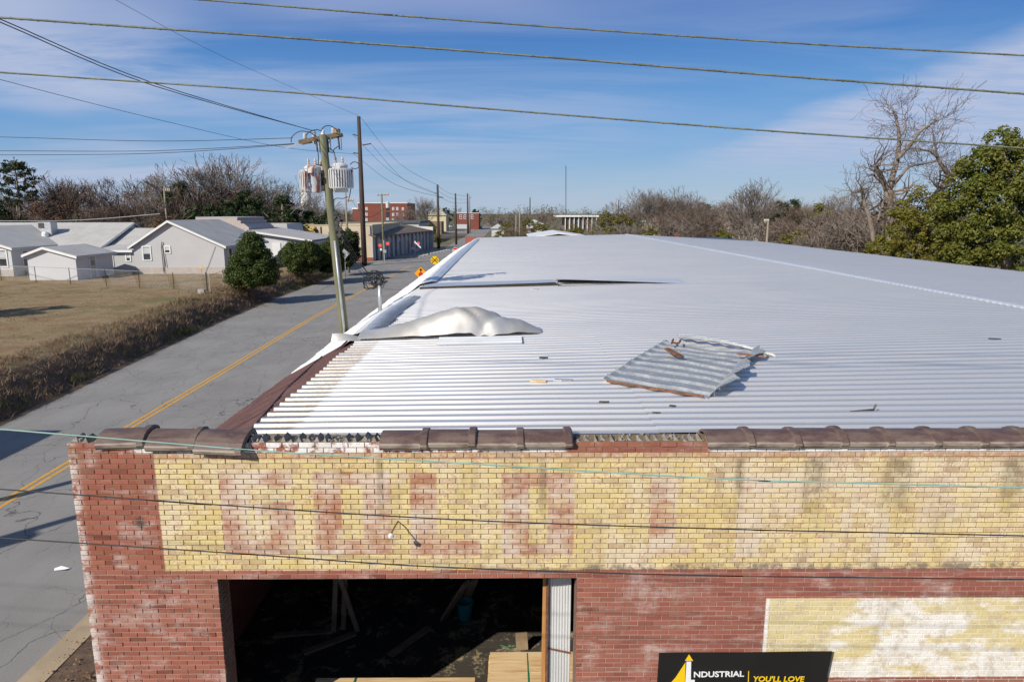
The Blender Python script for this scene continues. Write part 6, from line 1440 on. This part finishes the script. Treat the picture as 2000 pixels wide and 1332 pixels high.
for (key, u, vt, Y) in sorted(rowR, key=lambda k: k[1]):
    kd = key[:2]; cnt[kd] = cnt.get(kd, 0) + 1; n = cnt[kd]
    plant(key, '%s beyond the metal roof, %s from the left of its kind' % (nm_[kd][0], ORD[n - 1]) if kd != 'ce' else 'dark pointed cedar beyond the right of the metal roof', u, 450, vt, Y, group=nm_[kd][0] + 's beyond the roof', cat=nm_[kd][1], name='shrub' if kd == 'ol' else None, wide=1.25 if kd in ('th', 'ol') else 1.1)
# --- the big pruned tree at the right: limbs follow the photograph, at its own distance
def limb_tree(name, label, Y, base, limbs, seed, mat=('bark_grey', 'twig_brown'), twig=2.0):
    q = random.Random(seed); a, b = MB(), MB(); g0 = at(base[0], base[1], Y=Y); t = thing(name, label, 'tree', (g0.x, Y, 0))
    for (pts, r0, r1, dy) in limbs:
        P = smooth_line([at(u, v, Y=Y + dy * k / max(1, len(pts) - 1)) + Vector((q.gauss(0, .06), 0, q.gauss(0, .06))) for k, (u, v) in enumerate(pts)], 5); n = len(P); a.tube(P, [r0 + (r1 - r0) * k / (n - 1) for k in range(n)], 7)
        for k in range(n):
            if k < n * .25: continue
            for _ in range(2 if k > n * .5 else 1):
                d = Vector((q.gauss(0, 1), q.gauss(0, 1), q.gauss(.25, .7))).normalized(); branch(b, b, q, P[k], d, twig * q.uniform(.5, 1.2), max(.03, r1 * .45), 3, 5, .05, .28, (3, 3, 3, 3, 2), .016, (.5, .8))
    a.build('trunk', mat[0], t, True); b.build('crown', mat[1], t)
limb_tree('pruned_tree', 'tall pruned bare tree with stubby limbs at the right', 72, (1742, 470),
  [([(1742, 560), (1740, 470), (1737, 420), (1734, 372)], .62, .45, 0), ([(1734, 374), (1750, 320), (1757, 275), (1752, 235), (1740, 205)], .34, .05, 1.5), ([(1752, 310), (1775, 285), (1800, 255), (1830, 235), (1850, 228)], .22, .04, -2), ([(1733, 370), (1722, 350), (1714, 335), (1710, 322)], .30, .20, -1), ([(1738, 372), (1758, 345), (1775, 328), (1800, 320), (1830, 316)], .22, .05, 2), ([(1757, 272), (1770, 250), (1766, 225)], .12, .03, 1)], 5)
limb_tree('pruned_tree', 'leaning pruned bare tree half behind the magnolia', 78, (1838, 470),
  [([(1820, 560), (1828, 400), (1835, 372), (1856, 350), (1862, 340)], .45, .30, 0), ([(1858, 350), (1838, 320), (1825, 300), (1800, 292), (1780, 288)], .26, .05, 1), ([(1830, 308), (1826, 280), (1820, 255)], .14, .03, -1), ([(1862, 345), (1875, 328), (1890, 312)], .2, .04, 1)], 6)
limb_tree('broken_tree', 'broken bare stem left of the tall pruned tree', 70, (1697, 440), [([(1715, 520), (1700, 430), (1690, 400), (1682, 368)], .28, .16, 0), ([(1683, 372), (1672, 375), (1662, 380)], .10, .03, 0), ([(1715, 430), (1722, 400), (1728, 385)], .10, .04, 1)], 7, twig=1.5)
# magnolia mass at the right edge
def leaf_tree(name, label, Y, base_u, blobs, mat, size, seed, trunk_r=.35, rcl=.62):
    q = random.Random(seed); t0 = at(base_u, 500, Y=Y); t = thing(name, label, 'tree', (t0.x, Y, 0)); a, b = MB(), MB()
    top = max(at(u, v, Y=Y).z for u, v, *_ in blobs); a.tube([(t0.x, Y, -.3), (t0.x + .2, Y, top * .5), (t0.x, Y, top * .9)], [trunk_r, trunk_r * .7, trunk_r * .3], 9)
    for (u, v, rp, ncl) in blobs:
        c = at(u, v, Y=Y); r_ = rp * Y / FPX; a.tube([(t0.x, Y, c.z * .6), (t0.x * .5 + c.x * .5, Y, c.z * .85), c], [trunk_r * .4, trunk_r * .25, .04], 5); clumped(b, q, c, (r_, r_, r_), int(ncl / 9), rcl, 105, size, -.9)
    a.build('trunk', 'bark_grey', t, True); b.build('crown', mat, t)
leaf_tree('magnolia_tree', 'big glossy green magnolia at the right edge', 58, 1965, [(1960, 290, 40, 260), (1995, 330, 60, 380), (1920, 340, 42, 260), (1890, 385, 45, 280), (1955, 395, 70, 520), (1870, 440, 48, 300), (1925, 470, 62, 460), (1990, 480, 60, 380), (1880, 500, 45, 240), (2060, 400, 90, 420)], 'leaf_magnolia', .185, 3, .45, .66)
leaf_tree('privet_tree', 'yellow green evergreen left of the big magnolia', 62, 1790, [(1800, 410, 42, 300), (1765, 440, 38, 260), (1825, 450, 45, 300), (1790, 480, 45, 300), (1840, 490, 40, 220), (1845, 415, 32, 200)], 'leaf_olive', .15, 4, .3, .55)
leaf_tree('low_shrub', 'low olive shrub at the right roof edge', 60, 1720, [(1720, 485, 26, 150), (1745, 480, 24, 130), (1700, 492, 16, 60)], 'leaf_olive', .14, 5, .12, .42)
# --- bushes by the street
def bush(name, label, u, vt, vb, wpx, Y, seed, mat='leaf_bush', cone=False, z0=LAWNZ):
    q = random.Random(seed); c = at(u, vb, Y=Y); tp = at(u, vt, Y=Y); H = tp.z - z0; w = wpx * Y / FPX / 2; t = thing(name, label, 'bush', (c.x, Y, z0)); a, b = MB(), MB()
    a.tube([(c.x, Y, z0 - .2), (c.x, Y, z0 + H * .7)], [.14, .05], 7)
    for k in range(9): an = k * 2.4; a.tube([(c.x, Y, z0 + .2), (c.x + w * .6 * math.cos(an), Y + w * .6 * math.sin(an), z0 + H * (.35 + .04 * k))], [.06, .02], 5)
    n = int(130 * H * w)
    if cone:
        for k in range(6): f = k / 5; clumped(b, q, (c.x, Y, z0 + H * (.22 + .62 * f)), (w * (1.0 - .66 * f ** 1.3), w * (1.0 - .66 * f ** 1.3), H * .22), int(n * (.24 - .15 * f) * .62), .38, 80, .11, -1)
    else:
        clumped(b, q, (c.x, Y, z0 + H * .46), (w * .94, w * .9, H * .46), int(n * .36), .42, 85, .125, -1)
        for k in range(4): clumped(b, q, (c.x + q.uniform(-.6, .6) * w, Y + q.uniform(-.5, .2) * w, z0 + H * q.uniform(.4, .78)), (w * .42, w * .42, H * .22), int(n * .04), .36, 75, .12)
    a.build('stem', 'bark_grey', t, True); b.build('foliage', mat, t)
bush('conical_bush', 'big rounded conical green bush on the bank beside the gabled house', 496, 458, 557, 104, 60.5, 1, 'leaf_bush', True)
bush('round_bush', 'wide dark green bush left of the leaning pole', 592, 466, 530, 78, 76, 2, 'leaf_bush', z0=1.3)
bush('round_bush', 'dark bush right part beside the leaning pole', 640, 470, 530, 62, 80, 3, 'leaf_bush', z0=1.2)
bush('tall_bush', 'tall dark bush behind the leaning pole with the grey sign', 672, 441, 525, 62, 88, 4, 'leaf_dark', z0=1.0)
bush('round_bush', 'small dark bush between the conical bush and wide bush', 560, 480, 515, 26, 84, 5, 'leaf_dark')
# a tree outside the frame on the left that shades the lawn
plant('oak', 'evergreen tree on the lawn outside the left picture edge', -330, 600, 385, 39, LAWNZ)
# --- far wood along the horizon, reads as one mass
mb_, mg_ = MB(), MB(); q = random.Random(77)
for i in range(1300):
    x = q.uniform(-420, 460); Y = q.uniform(270, 620)
    if -55 < x < -2 and Y < 420: continue
    if x / Y > -.26 and x / Y < -.02 and Y < 330: continue
    H = q.uniform(6, 12) * (1.25 if x < -120 else 1.0); w = q.uniform(2.5, 5); grn = q.random() < .34
    mm = mg_ if grn else mb_
    for _ in range(70):
        v = Vector((q.gauss(0, .5), q.gauss(0, .5), q.random() ** .8)); p = Vector((x + v.x * w, Y + v.y * w, .3 + v.z * H * (1 - .25 * (abs(v.x) > .6)))); s = q.uniform(.25, .75)
        a = Vector((q.gauss(0, 1), q.gauss(0, .3), q.gauss(0, 1))).normalized() * s; b = Vector((q.gauss(0, .3), 1, q.gauss(0, .3))).cross(a).normalized() * s * (.6 if grn else .28); mm.add([p - a, p + b, p + a], [(0, 1, 2)])
tag(mb_.build('far_wood_bare', 'wood_far_brown'), 'far leafless wood along the horizon', 'wood', kind='stuff'); tag(mg_.build('far_wood_green', 'wood_far_green'), 'far green wood along the horizon', 'wood', kind='stuff')
bpy.context.view_layer.update()
